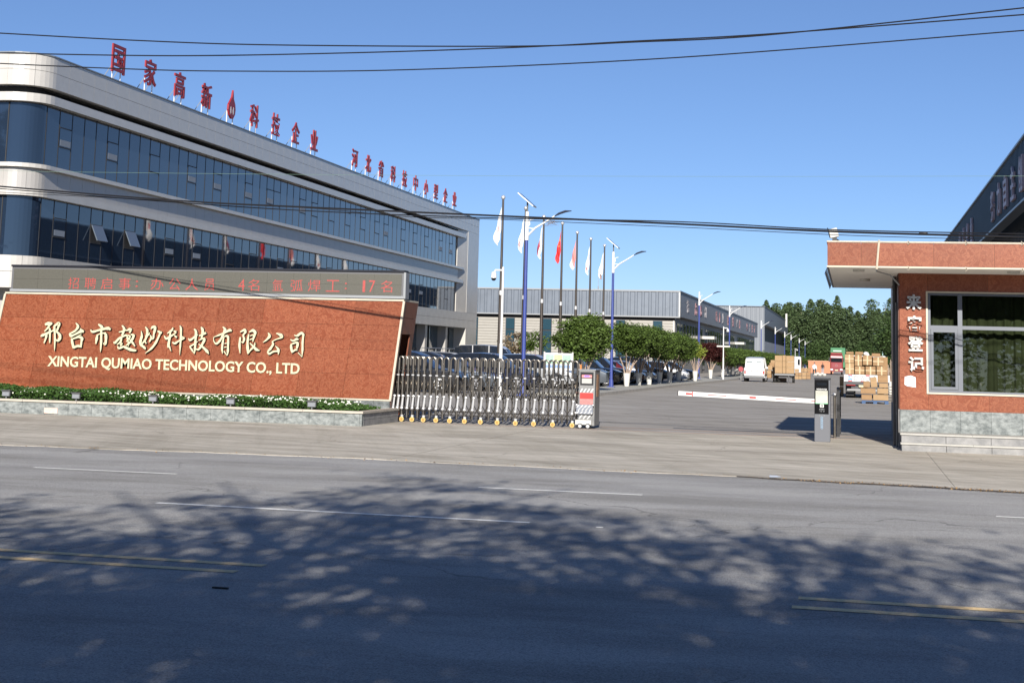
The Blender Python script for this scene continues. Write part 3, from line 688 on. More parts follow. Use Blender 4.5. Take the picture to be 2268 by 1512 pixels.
# brush characters traced as strokes (zoomed pixel units of the photograph)
def catmull(p, n=6):
    out = []
    for i in range(len(p)-1):
        a = p[max(i-1, 0)]; b = p[i]; c = p[i+1]; d_ = p[min(i+2, len(p)-1)]
        for k in range(n):
            t = k/n
            out.append(tuple(.5*((2*b[j])+(-a[j]+c[j])*t+(2*a[j]-5*b[j]+4*c[j]-d_[j])*t*t+(-a[j]+3*b[j]-3*c[j]+d_[j])*t**3) for j in range(3)))
    out.append(p[-1]); return out
ZO = 80
CH = [
 [[(165,135,12),(205,120,24),(255,118,22),(275,130,12)],[(245,125,16),(215,178,14),(158,240,8)],[(98,318,8),(130,300,18),(230,255,14),(325,212,8)],[(188,262,12),(184,330,15),(150,424,7)],[(240,185,10),(244,260,14),(240,420,8)],[(312,150,14),(321,300,14),(319,450,10),(315,550,2)],[(305,165,12),(365,118,18),(390,120,18),(368,195,14),(352,240,12),(392,285,18),(402,338,20),(372,382,18),(335,366,7)]],
 [[(648,108,5),(682,160,18),(640,228,14),(555,275,12)],[(545,272,6),(572,308,20),(640,285,12),(735,235,24),(770,252,12)],[(716,192,6),(758,240,18)],[(735,285,6),(655,328,6)],[(582,345,10),(598,430,18),(615,502,14)],[(598,358,10),(690,330,14),(745,345,20),(738,400,14),(728,485,10)],[(610,496,14),(680,468,18),(742,482,12)]],
 [[(1000,128,8),(1042,158,20),(1070,195,14)],[(882,212,6),(912,246,15),(1040,212,16),(1150,192,22),(1192,215,12)],[(988,288,10),(975,360,18),(962,435,7)],[(985,296,8),(1060,268,9),(1120,272,16)],[(1118,275,18),(1122,360,18),(1108,445,14),(1082,418,6)],[(1048,200,12),(1048,350,16),(1042,470,13),(1035,568,2)]],
 [[(1372,146,8),(1402,190,16),(1396,245,14),(1370,305,14)],[(1322,250,6),(1390,238,13),(1440,212,8)],[(1242,402,6),(1262,416,16),(1335,345,15),(1440,296,12)],[(1438,232,6),(1498,206,20),(1515,222,10),(1488,262,12)],[(1446,288,8),(1466,380,10),(1474,476,4)],[(1462,296,8),(1500,325,11),(1440,400,7)],[(1440,352,6),(1500,335,6)],[(1510,288,8),(1552,300,18),(1540,355,16),(1485,425,13),(1436,458,6)],[(1490,358,6),(1540,418,14),(1578,474,6)],[(1372,325,10),(1352,400,13),(1296,446,6)],[(1318,425,6),(1372,428,13),(1348,462,10)],[(1308,468,6),(1326,505,14),(1400,480,16),(1470,510,20),(1540,532,20),(1600,538,10)]],
 [[(1674,232,4),(1682,310,15),(1664,380,18),(1662,440,16),(1718,488,18),(1740,522,6)],[(1738,168,6),(1766,220,16),(1762,300,16),(1730,382,13),(1664,452,10)],[(1735,318,6),(1788,292,10),(1802,258,6)],[(1725,376,6),(1752,432,8)],[(1826,202,6),(1858,170,18),(1892,186,20),(1872,280,13),(1862,348,12),(1838,362,5)],[(1800,404,10),(1832,340,12),(1812,295,5)],[(1930,232,8),(1976,260,22),(1992,275,8)],[(1966,282,12),(1912,400,15),(1840,500,14),(1734,586,3)]],
 [[(2170,180,6),(2148,225,15),(2080,272,8)],[(2034,308,6),(2066,352,16),(2140,312,13),(2222,258,8)],[(2132,245,10),(2116,350,16),(2100,450,17),(2090,494,7)],[(2108,455,10),(2122,500,10),(2142,552,2)],[(2182,228,8),(2222,252,18)],[(2192,300,6),(2232,335,15)],[(2164,408,8),(2200,428,15),(2260,392,12),(2352,346,10)],[(2300,318,8),(2352,345,12)],[(2280,148,5),(2297,200,14),(2295,350,14),(2286,480,11),(2279,612,2)]],
 [[(2502,202,8),(2531,250,17),(2521,400,15),(2516,500,15),(2506,592,3)],[(2414,348,5),(2438,376,15),(2506,330,14),(2556,288,8)],[(2432,478,10),(2480,450,10),(2556,398,6)],[(2506,588,4),(2462,520,12),(2434,480,8)],[(2612,170,8),(2636,220,19),(2630,300,14),(2614,352,8)],[(2580,312,8),(2626,290,12),(2688,262,18)],[(2574,382,6),(2646,350,12),(2664,372,17),(2624,452,16),(2576,520,14),(2528,512,7),(2510,478,4)],[(2574,438,6),(2636,482,12),(2700,545,20),(2732,592,5)]],
 [[(2950,168,5),(2986,212,20),(2956,290,16),(2914,372,14),(2856,430,15),(2814,402,7),(2808,340,5),(2830,318,5)],[(2830,322,5),(2886,300,12),(2976,260,13),(3060,222,20),(3086,240,8)],[(2966,328,10),(2948,430,14),(2940,520,13),(2948,588,4)],[(2974,322,8),(3016,310,16),(3036,340,15),(3034,450,14),(3030,560,14),(3018,622,3)],[(3016,616,4),(2970,548,9)],[(2978,430,5),(3014,425,8)],[(2970,488,5),(3012,485,8)]],
 [[(3226,328,10),(3212,450,16),(3222,584,5)],[(3222,250,6),(3288,220,20),(3306,250,15),(3272,300,12),(3286,360,14),(3266,412,12),(3242,398,4)],[(3362,252,6),(3426,226,20),(3458,262,19),(3438,330,14),(3420,402,6)],[(3358,282,10),(3340,400,15),(3342,520,18),(3346,594,6)],[(3374,312,6),(3434,292,9)],[(3370,372,6),(3424,352,9)],[(3346,592,5),(3386,530,12),(3446,472,9),(3456,412,6)],[(3376,422,6),(3426,470,14),(3476,522,20),(3532,540,5)]],
 [[(3660,262,5),(3684,310,19),(3638,370,12),(3580,412,4)],[(3788,268,5),(3856,296,22),(3876,330,14),(3776,370,7),(3730,402,9),(3738,442,14),(3696,510,17),(3656,552,12)],[(3650,556,8),(3680,588,16),(3746,556,12),(3818,548,15)],[(3776,466,5),(3826,530,15),(3820,604,4)]],
 [[(4070,296,5),(4112,310,14),(4176,268,19),(4216,284,14)],[(4216,280,15),(4202,400,14),(4200,520,14),(4192,642,3)],[(4192,638,5),(4130,570,6)],[(4012,366,8),(4056,388,12),(4112,358,16),(4134,374,8)],[(4020,438,10),(4026,510,18),(4042,574,10)],[(4026,442,8),(4096,416,14),(4126,432,18),(4110,512,12)],[(4036,566,10),(4086,530,14),(4122,534,6)]],
]
def pz(x, y): # zoomed pixel -> X,Z on the wall face
    p = AY(ZO+x/7.0875, 700+y/7.0875, SY); return p.x, p.z
for ci, strokes in enumerate(CH):
    b = MB()
    for si, st in enumerate(strokes):
        p = catmull(st, 7); n = len(p); off2 = .0012*si
        L_, R_ = [], []
        for i, (x, y, w) in enumerate(p):
            a = p[max(i-1, 0)]; c = p[min(i+1, n-1)]; dx, dy = c[0]-a[0], c[1]-a[1]; l = math.hypot(dx, dy) or 1
            # a brush is broad across its own slant
            w = max(w, 1.5)*(1.08+.10*math.sin(i*.9+si))
            L_.append(pz(x-dy/l*w, y+dx/l*w)); R_.append(pz(x+dy/l*w, y-dx/l*w))
        y0, y1 = SY-.085-off2, SY-.012
        vs = [(q[0], y0, q[1]) for q in L_]+[(q[0], y0, q[1]) for q in R_]+[(q[0], y1, q[1]) for q in L_]+[(q[0], y1, q[1]) for q in R_]
        b.add(vs, [(i, i+1, n+i+1, n+i) for i in range(n-1)], 0)
        b.add(vs, [(i, 2*n+i, 2*n+i+1, i+1) for i in range(n-1)]+[(n+i, n+i+1, 3*n+i+1, 3*n+i) for i in range(n-1)]+[(0, n, 3*n, 2*n), (n-1, 3*n-1, 4*n-1, 2*n-1)], 1)
    b.build('character', [gold, goldside], sg, fix=False)
# English line, one part per letter
vs, fs = glyphs('XINGTAI QUMIAO TECHNOLOGY CO., LTD', .022, .05)
x0 = min(v.x for v in vs); x1 = max(v.x for v in vs)
pa, pb = AY(106, 810, SY), AY(664, 827.5, SY); sc = (pb.x-pa.x)/(x1-x0); caph = .265/.73
for (iv, jf) in split_islands([tuple(v) for v in vs], fs):
    b = MB(); tt = []
    for v in iv:
        X_ = pa.x+(v[0]-x0)*sc; tt.append((X_, SY-.018-v[2]/.05*.012, pa.z+(pb.z-pa.z)*(v[0]-x0)/(x1-x0)+v[1]*caph))
    b.add(tt, jf); b.build('letter', gold, sg, fix=False)
# planter
pl = thing('planter', 'long low planter faced with rough grey stone under the red sign wall', 'planter')
PX0, PX1, PY = -23.5, -10.84, 33.62
x = PX0
while x < PX1-.02:
    x1 = min(x+.60, PX1); MB().box(x+.003, x1-.003, PY, PY+.12, 0, .285).build('facing_stone', stone, pl); x += .60
y = PY+.125
while y < SY-.1:
    y1 = min(y+.7, SY-.05)
    for (z0, z1) in ((0, .14), (.145, .285)): MB().box(PX1-.12, PX1-.0, y+.003, y1-.003, z0, z1).build('side_stone', step_stone, pl)
    y += .7
for k in range(9):
    xa = PX0+(PX1-PX0)*k/9; MB().box(xa+.004, PX0+(PX1-PX0)*(k+1)/9+(.03 if k == 8 else -.004), PY-.04, PY+.15, .286, .335).build('coping', mat('coping_cream', (.40, .36, .30), .6, var=.08, scale=4), pl)
for k in range(2): MB().box(PX1-.15, PX1+.03, PY+.155+k*1.33, PY+.15+(k+1)*1.33, .286, .335).build('coping', MATS['coping_cream'], pl)
MB().box(PX0, PX1-.13, PY+.14, SY-.03, .05, .26).build('soil', earth, pl)
px_ = AY(112, 915, PY-.01); MB().box(px_.x-.17, px_.x+.17, PY-.012, PY-.002, .03, .16).build('patch', mat('pink_patch', (.6, .42, .36), .7, var=.15), pl)
# flowering ground cover in the planter
def leaf_quad(b, c, s, M, mi=0):
    vs = [Vector(c)+M@Vector(q)*s for q in ((-.5, 0, 0), (0, -.28, .06), (.5, 0, 0), (0, .28, .06))]
    b.add(vs, [(0, 1, 2, 3)], mi)
def rmat(rnd): return Matrix.Rotation(rnd.uniform(0, 6.283), 3, 'Z')@Matrix.Rotation(rnd.uniform(-1.1, 1.1), 3, 'X')@Matrix.Rotation(rnd.uniform(-.9, .9), 3, 'Y')
rnd = random.Random(5); b = MB()
for k in range(26000):
    x = rnd.uniform(PX0+.1, PX1-.35); y = rnd.uniform(PY+.2, SY-.25)
    hgt = .44+.02*math.sin(x*1.7)+.025*math.sin(x*4.1+y*3)+.07/(1+math.exp((x+17.5)*3))
    hgt *= 1-.5*max(0, (x-(PX1-1.2))/1.2)
    z = .27+rnd.random()**.6*(hgt-.20)
    leaf_quad(b, (x, y, z), rnd.uniform(.05, .10), rmat(rnd), 0)
for k in range(420):
    x = rnd.uniform(PX0+.1, PX1-.4)
    if x < -18 and rnd.random() < .6: continue
    y = PY+.2+abs(rnd.gauss(0, .9)); y = min(y, SY-.5)
    z = .27+(.44+.02*math.sin(x*1.7)-.20)*(.75+.4*rnd.random())
    b.ball((x, y-.0, z), rnd.uniform(.014, .026), 5, 3, 1)
gc = b.build('ground_cover', [leafh, whitefl], None, fix=False); gc['kind'] = 'stuff'; gc['label'] = 'low green ground cover with small white flowers filling the planter'; gc['category'] = 'plants'
# flood lights on the planter edge
fl_labels = ['small floodlight on the planter edge at the far left end of the sign', 'small floodlight on the planter edge below the first brush characters', 'small floodlight on the planter edge below the middle of the brush lettering',
             'small floodlight on the planter edge below the end of the English lettering', 'small floodlight nearest the right-hand corner of the planter']
for (px, lb) in zip((15, 170, 340, 512, 692), fl_labels):
    p = AY(px, 885+px*.02, PY+.2)
    t = thing('floodlight', lb, 'floodlight', (p.x, PY+.16, .335), 0, 'floodlights along the planter')
    MB().box(-.10, .10, -.03, .04, .05, .17).build('housing', greyp, t, bevel=.008)
    MB().box(-.12, .12, -.05, .08, .172, .20).build('hood', mat('hood_dark', (.06, .06, .065), .4), t)
    MB().box(-.015, .015, 0, .02, -.0, .05).build('bracket', greyp, t)
    MB().box(-.085, .085, -.036, -.031, .065, .15).build('lens', mat('lens_grey', (.20, .21, .23), .25), t)
# LED ticker
led = thing('led_display', 'long dark LED ticker board with faint red characters on top of the sign wall', 'display')
LX0, LX1, LZ0, LZ1 = -21.52, -10.83, 2.985, 3.63
MB().box(LX0, LX1, SY+.02, SY+.32, LZ0, LZ1).build('casing', mat('led_casing', (.11, .11, .115), .4), led)
nm = 15
for k in range(nm):
    a = LX0+.06+(LX1-LX0-.12)*k/nm; c = LX0+.06+(LX1-LX0-.12)*(k+1)/nm
    for j in range(2):
        z0 = LZ0+.07+(LZ1-LZ0-.12)*j/2; MB().box(a+.0015, c-.0015, SY+.005, SY+.018, z0+.0015, z0+(LZ1-LZ0-.12)/2-.0015).build('led_module', ledm, led)
MB().box(LX0-.01, LX1+.02, SY-.02, SY+.34, LZ1+.002, LZ1+.05).build('top_frame', mat('frame_dark', (.015, .015, .02), .3), led)
MB().box(LX0-.01, LX1+.02, SY-.015, SY+.04, LZ0-.0, LZ0+.065).build('bottom_frame', greyl, led)
MB().box(LX1+.0, LX1+.055, SY-.01, SY+.30, LZ0+.0, LZ1).build('end_frame', greyl, led)
for k in range(10): MB().box(LX0+.4+k*1.1, LX0+.5+k*1.1, SY+.03, SY+.1, zt_+.047, LZ0-.001).build('foot', dark, led)
for (ch, px, wpx) in (('招', 163, 28), ('聘', 200, 30), ('启', 236, 30), ('事', 276, 31), ('：', 303, 6), ('办', 348, 33), ('公', 387, 30), ('人', 425, 32), ('员', 464, 26), ('4', 535, 16), ('名', 562, 28),
                      ('氩', 615, 26), ('弧', 657, 30), ('焊', 696, 31), ('工', 737, 33), ('：', 766, 5), ('1', 806, 6), ('7', 824, 15), ('名', 856, 28)):
    p = AY(px, 627+(px-163)*.0105, SY)
    o = put('led_character', text_mesh(ch, wpx/93., .29 if ch != '：' else .16, .004, ledred, '-y', bold=-.004), led, (p.x, SY+.0015, p.z))

# ------------------------------------------------------------ retractable gate
gt = thing('retractable_gate', 'stainless steel folding gate drawn out from the end of the red sign wall', 'gate')
GY = 36.78; GB = GY+.52
feet = [95, 150, 205, 262, 325, 390, 458, 528, 602, 678, 758, 840, 925, 1012, 1100, 1195, 1288, 1382, 1477, 1575, 1672, 1772, 1872]
gx = [G(860+f/4.536, 934+f*.0065).x for f in feet]
gx = [x*GY/36.6 for x in gx]
inner = [gx[0]-.11, gx[0]-.22, gx[0]-.33, gx[0]-.44, gx[0]-.55]
tubes = {}
def arch_mesh(w, y):
    b = MB(); pts = [(w*.5-w*.5*math.cos(math.pi*k/8), y, 1.50+w*.62*math.sin(math.pi*k/8)) for k in range(9)]
    b.tube([(0, y, 1.20)]+pts+[(w, y, 1.25)], .025, 8); return b.mesh('arch', steel, smooth=True)
for y, nm_ in ((GY, 'f'), (GB, 'b')): tubes[nm_] = arch_mesh(.125, y)
postf = MB().tube([(0, GY, .10), (0, GY, 1.2)], .027, 8).mesh('post', steel, smooth=True)
postb = MB().tube([(0, GB, .05), (0, GB, 1.2)], .020, 8).mesh('post', steel, smooth=True)
kn = MB(); kn.tube([(.0, GY-.035, .33), (.025, GY-.035, .60)], [.034, .026], 8); kn.ball((0, GY-.035, .33), .044, 8, 6); kn.ball((.028, GY-.035, .62), .040, 8, 6)
kn = kn.mesh('silver_knuckle', steel2, smooth=True)
collar = MB().box(-.03, .03, GY-.03, GY+.03, 1.12, 1.15).mesh('collar', steel2)
whl = MB(); whl.cyl((0, GY-.06, .062), (0, GY-.01, .062), .058, n=14); whl = whl.mesh('wheel', yellowp, smooth=True)
hub = MB(); hub.cyl((0, GY-.068, .062), (0, GY-.06, .062), .034, n=10); hub = hub.mesh('wheel_hub', orangep)
brk = MB().box(-.028, .028, GY-.03, GY+.03, .10, .17).mesh('wheel_bracket', steel2)
allx = inner[::-1]+gx
for i, x in enumerate(allx):
    put('post', postf, gt, (x, 0, 0)); put('post', postb, gt, (x+.03, 0, 0))
    if x > -11.2:
        put('arch', tubes['f'], gt, (x, 0, 0)); put('arch', tubes['b'], gt, (x+.03, 0, 0))
        put('silver_knuckle', kn, gt, (x+.01, 0, 0)); put('collar', collar, gt, (x, 0, 0))
    nxt = allx[i+1] if i+1 < len(allx) else -6.5
    w = nxt-x
    for yy, dx in ((GY+.05, 0), (GB-.05, .03)):
        a = .125
        for (p, q) in (((a, 1.25), (w, .98)), ((a*.4, 1.02), (w+.02, .52)), ((0, .62), (w, 1.1)), ((0, .48), (w, .16)), ((0, .14), (w, .50))):
            MB().tube([(x+dx+p[0], yy, p[1]), (x+dx+q[0], yy, q[1])], .018, 6, flat=.6).build('lattice_bar', steel, gt) if yy < GB-.1 or p[1] > .5 else None
    if i >= 5 and (i-5) % 2 == 0:
        put('wheel', whl, gt, (x+.02, 0, 0)); put('wheel_hub', hub, gt, (x+.02, 0, 0)); put('wheel_bracket', brk, gt, (x+.02, 0, 0))
    MB().cyl((x, GY, .12), (x+.03, GB, .12), .012, n=5).build('cross_rod', steel, gt)
    MB().cyl((x, GY, 1.22), (x+.03, GB, 1.22), .010, n=5).build('cross_rod', steel, gt)
for z in (.17, .26): MB().cyl((gx[0], GB-.03, z), (-6.5, GB-.03, z), .012, n=6).build('chain_rail', steel, gt)
# drive head of the gate
hd = thing('gate_drive_unit', 'grey steel gate motor cabinet with small screen, red plate and white stripes', 'gate motor')
HX0, HX1, HY = -6.43, -6.04, GY-.08
MB().box(HX0, HX1, HY, HY+.72, .06, 1.37).build('cabinet', mat('cabinet_steel', (.25, .25, .245), .35, metal=.5, var=.08), hd, bevel=.012)
MB().box(HX0-.015, HX1+.015, HY-.02, HY+.74, 1.372, 1.395).build('lid', greyl, hd)
MB().box(HX0+.03, HX1-.04, HY-.012, HY-.001, 1.02, 1.33).build('screen_bezel', black, hd)
MB().box(HX0+.07, HX1-.08, HY-.016, HY-.0125, 1.06, 1.18).build('screen', mat('screen_grey', (.38, .38, .36), .3), hd)
MB().box(HX0+.07, HX1-.08, HY-.016, HY-.0125, 1.20, 1.26).build('display', mat('display_red', (.6, .2, .2), .3, emit=(1, .3, .25, .25)), hd)
MB().box(HX0+.13, HX1-.14, HY-.018, HY-.0165, 1.215, 1.25).build('display', mat('display_blue', (.1, .1, .7), .3, emit=(.2, .2, 1, .5)), hd)
for k in range(4):
    a = HX0+.02+k*.085; MB().prism([(a, .85), (a+.03, .85), (a+.085, .94), (a+.055, .94)], HY-.006, HY-.001, 'y').build('stripe', white, hd)
MB().box(HX0+.03, HX1-.04, HY-.010, HY-.001, .70, .835).build('red_plate', redp, hd)
MB().box(HX0+.03, HX1-.04, HY-.010, HY-.001, .565, .698).build('red_plate', mat('faded_red_plate', (.40, .16, .15), .5, var=.2, scale=20), hd)
MB().box(HX0-.045, HX1-.03, HY-.09, HY-.03, .34, .56).build('bumper_box', mat('bumper_silver', (.26, .28, .32), .35, metal=.3), hd, bevel=.01)
for r in range(3):
    for k in range(4):
        a = HX0-.035+k*.09+(r % 2)*.03; z = .35+r*.07
        MB().prism([(a, z), (a+.022, z), (a+.075, z+.06), (a+.05, z+.06)], HY-.095, HY-.0905, 'y').build('stripe', white, hd)
for (x, z) in ((HX0-.05, .36), (HX0-.03, .55), (HX1-.03, .55), (HX1-.06, .36)):
    b = MB(); b.ball((x, HY-.09, z), .028, 8, 6); b.build('corner_knob', steel2, hd, smooth=True)
for k in range(3):
    a = HX0+.0+k*.1; MB().prism([(a, .22), (a+.03, .22), (a+.11, .32), (a+.08, .32)], HY-.006, HY-.001, 'y').build('stripe', white, hd)
MB().box(HX0-.06, HX1-.06, HY-.10, HY-.01, .09, .205).build('wheel_box', white2, hd, bevel=.006)
for x in (HX0+.03, HX1-.17):
    b = MB(); b.cyl((x+.03, HY-.115, .06), (x+.03, HY-.05, .06), .062, n=16); w_ = b.build('wheel', rubber, hd, smooth=True)
    b = MB(); b.cyl((x+.03, HY-.122, .06), (x+.03, HY-.116, .06), .042, n=12); b.build('rim', steel2, w_)
b = MB(); b.cyl((HX0+.02, HY+.1, 1.396), (HX0+.02, HY+.1, 1.50), .02, n=8); b.build('warning_lamp', orangep, hd)
MB().box(HX1+.001, HX1+.008, HY+.25, HY+.5, .75, 1.28).build('side_plate', mat('rust_plate', (.30, .16, .08), .6, var=.3), hd)
rl = struct(MB().box(-10.7, 1.0, 36.33, 36.37, .0, .006).build('gate_track', mat('track_rust', (.20, .13, .10), .7)))
rl = struct(MB().box(-6.0, .8, 37.6, 37.64, .0, .006).build('gate_track', MATS['track_rust']))

# ------------------------------------------------------------ gatehouse
gh = thing('gatehouse', 'red granite gatehouse with wide flat canopy, large dark window and stone base', 'building')
HXL, HWY, HXR = .93, 33.13, 9.0
BZ = .39
# steps
for k, (y, z0, z1) in enumerate(((32.15, 0, .165), (32.32, .165, .345))):
    x = HXL
    while x < HXR-.1:
        MB().box(x+.003, x+.86, y+.03, y+.9 if k == 0 else HWY-.0, z0, z1-.035).build('step_stone', step_stone, gh); x += .866
    for j in range(6): MB().box(HXL-.02+j*1.4, HXL-.02+(j+1)*1.4-.004, y, y+.4 if k == 0 else HWY+.0, z1-.033, z1).build('step_cap', mat('step_cap', (.36, .35, .32), .7, var=.06), gh)
MB().box(HXL+.01, HXR, 32.5, HWY-.01, .05, .13).build('step_core', step_stone, gh)
x = HXL
while x < HXR:
    MB().box(x+.002, x+.598, HWY-.03, HWY+.1, .347, .79).build('base_stone', stone, gh); x += .6
# walls of granite slabs around the window
WXL, WZ0, WZ1 = 1.50, 1.16, 3.20
def slab(x0, x1, z0, z1, nm='granite_slab'): MB().box(x0+.0015, x1-.0015, HWY, HWY+.05, z0+.0015, z1-.0015).build(nm, granite, gh)
for (z0, z1) in ((.79, 1.45), (1.45, 2.1), (2.1, 2.85), (2.85, 3.6)): slab(HXL, WXL, z0, z1)
xs_ = [WXL, 2.7, 3.9, 5.1, 6.3, 7.5, HXR]
for a, c in zip(xs_, xs_[1:]): slab(a, c, .79, WZ0); slab(a, c, WZ1, 3.6)
slab(5.8, HXR, WZ0, WZ1)
MB().box(HXL+.01, HXR, HWY+1.2, 39.6, 0, 3.58).build('core', mat('house_inner', (.10, .035, .022), .6), gh)
MB().box(HXL+.005, HXL+.12, HWY+.055, HWY+1.19, 0, 3.58).build('side_wall', MATS['house_inner'], gh)
MB().box(HXL+.12, 5.8, HWY+.055, HWY+1.19, 0, WZ0).build('sill_wall', MATS['house_inner'], gh)
# side face: pale strip, pipes and tiles
for k in range(6): MB().box(HXL-.02, HXL+.0, HWY+.06+k*1.07, HWY+1.12+k*1.07, .8, 3.59).build('side_tile', MATS['brown_granite'], gh)
for k in range(6): MB().box(HXL-.03, HXL+.0, HWY+.06+k*1.07, HWY+1.12+k*1.07, 0, .795).build('side_stone', step_stone, gh)
b = MB(); b.cyl((HXL-.07, HWY+1.0, 0), (HXL-.07, HWY+1.0, 3.58), .045, n=8); b.build('downpipe', mat('pipe_dark', (.04, .04, .045), .4), gh)
b = MB(); b.cyl((HXL-.05, HWY+.4, 0), (HXL-.05, HWY+.4, 3.0), .025, n=8); b.build('conduit', greyp, gh)
b = MB(); b.tube([(HXL-.02, HWY+.2, 3.58), (HXL-.05, HWY+.1, 3.2), (HXL-.04, HWY+.12, 2.0), (HXL-.06, HWY+.1, 1.0), (HXL-.03, HWY+.15, .1)], .012, 5); b.build('cable', black, gh)
# canopy: concrete slab with granite fascia slabs and cream edge strips
CXL, CYF, CYB, CZ0, CZ1 = -.51, 31.42, 40.0, 3.60, 4.13
MB().box(CXL+.04, HXR+.6, CYF+.05, CYB-.02, CZ0+.02, CZ1-.06).build('canopy_core', mat('canopy_white', (.80, .78, .73), .7, var=.05), gh)
MB().box(CXL+.03, HXR+.6, CYF+.04, CYB-.02, CZ0-.002, CZ0+.018).build('canopy_soffit', MATS['canopy_white'], gh)
xx = [CXL, .15, .48, 1.55, 2.7, 3.9, 5.1, 6.3, 7.5, HXR+.6]
for a, c in zip(xx, xx[1:]): MB().box(a+.002, c-.002, CYF, CYF+.04, CZ0+.035, CZ1-.035).build('fascia_slab', granite, gh)
for k in range(7): MB().box(CXL, CXL+.035, CYF+.045+k*1.22, CYF+.04+(k+1)*1.22, CZ0+.035, CZ1-.035).build('fascia_slab', granite, gh)
for (z0, z1) in ((CZ0, CZ0+.032), (CZ1-.032, CZ1)):
    for a, c in zip(xx, xx[1:]): MB().box(a-.012, c-.014, CYF-.015, CYF+.06, z0, z1).build('edge_strip', cream, gh)
    MB().box(CXL-.015, CXL+.05, CYF+.065, CYB, z0, z1).build('edge_strip', mat('edge_dark', (.10, .10, .11), .5), gh)
b = MB(); b.tube([(.50, CYF-.03, CZ1+.02), (.45, CYF-.035, CZ0-.03)], .022, 6); b.build('conduit', cream, gh)
b = MB(); b.tube([(.45, CYF-.03, CZ0-.03), (.45, CYF+.3, CZ0-.05), (.75, HWY-.2, CZ0-.06), (HXL, HWY-.02, CZ0-.25)], .016, 5); b.build('cable', greyl, gh)
for (x, y) in ((.1, 32.0), (3.1, 31.95), (.25, 35.6)):
    b = MB(); b.cyl((x, y, CZ0-.05), (x, y, CZ0-.003), .12, n=14); b.build('ceiling_lamp', white2, gh)
for k in range(14):
    b = MB(); y = CYF+.5+k*.5; b.tube([(CXL-.02, y, CZ0), (CXL-.06, y+.12, CZ0-.10), (CXL-.04, y+.25, CZ0-.02)], .008, 4); b.build('loose_cable', greyp, gh)
for x in (1.05, 2.15, 3.2):
    for z in (CZ1-.01, CZ0+.01, ):
        b = MB(); b.tube([(x, CYF-.02, z+.03), (x+.04, CYF-.05, z-.02), (x, CYF-.03, z-.05)], .008, 5); b.build('strip_clip', cream, gh)
# window
fy = HWY+.02
def bar(x0, x1, z0, z1, nm='window_frame', mt=None, y0=fy, y1=fy+.07): return MB().box(x0, x1, y0, y1, z0, z1).build(nm, mt or mat('frame_grey', (.105, .115, .135), .4, metal=.2), gh)
bar(WXL-.035, WXL, WZ0-.035, WZ1+.03, 'window_trim', cream, HWY-.03, HWY+.02); bar(WXL-.035, 5.8, WZ1, WZ1+.03, 'window_trim', cream, HWY-.032, HWY+.02); bar(WXL+.001, 5.8, WZ0-.035, WZ0-.001, 'window_trim', cream, HWY-.03, HWY+.02)
for (a, c) in ((WXL+.002, WXL+.055), (2.10, 2.19), (4.3, 4.38), (5.72, 5.79)): bar(a, c, WZ0+.001, WZ1-.001)
bar(WXL+.056, 2.099, 2.455, 2.53); bar(2.191, 4.299, 2.455, 2.53); bar(4.381, 5.719, 2.455, 2.53)
bar(WXL+.056, 2.099, WZ0+.001, WZ0+.06); bar(2.191, 4.299, WZ0+.001, WZ0+.04); bar(4.381, 5.719, WZ0+.001, WZ0+.04)
bar(WXL+.057, 2.098, WZ1-.05, WZ1-.001); bar(2.192, 4.298, WZ1-.05, WZ1-.001)
bar(WXL+.06, WXL+.11, WZ0+.062, 2.454, 'casement_frame', None, fy-.02, fy+.05); bar(2.04, 2.095, WZ0+.062, 2.454, 'casement_frame', None, fy-.02, fy+.05)
bar(WXL+.111, 2.039, WZ0+.062, WZ0+.12, 'casement_frame', None, fy-.02, fy+.05); bar(WXL+.111, 2.039, 2.39, 2.453, 'casement_frame', None, fy-.02, fy+.05)
for (a, c, z0, z1) in ((WXL+.112, 2.038, WZ0+.122, 2.388), (WXL+.057, 2.098, 2.532, WZ1-.052), (2.192, 4.298, WZ0+.042, 2.454), (2.192, 4.298, 2.532, WZ1-.052), (4.382, 5.718, WZ0+.042, 2.454), (4.382, 5.718, 2.532, WZ1-.052)):
    MB().quad((a, fy+.025, z0), (c, fy+.025, z0), (c, fy+.025, z1), (a, fy+.025, z1)).build('window_pane', glassc, gh, fix=False)
for (ca, cc) in ((HXL+.2, 3.55), (3.9, 5.7)):
    b = MB(); nn = int((cc-ca)/.035)
    for k in range(nn):
        x0_, x1_ = ca+(cc-ca)*k/nn, ca+(cc-ca)*(k+1)/nn; f_ = lambda q: HWY+.42+.035*math.sin(q*26)+.015*math.sin(q*61)
        b.quad((x0_, f_(x0_), WZ0+.02), (x1_, f_(x1_), WZ0+.02), (x1_, f_(x1_), 3.3), (x0_, f_(x0_), 3.3))
    b.build('curtain', mat('inner_curtain', (.050, .052, .030), .9, var=.15, scale=3), gh, smooth=True, fix=False)
MB().box(HXL+.13, 5.78, HWY+1.14, HWY+1.18, WZ0+.01, 3.55).build('inner_wall', mat('inner_wall', (.10, .10, .085), .9), gh)
MB().box(HXL+.13, 5.78, HWY+.08, HWY+1.18, 3.3, 3.5).build('inner_ceiling', MATS['inner_wall'], gh)
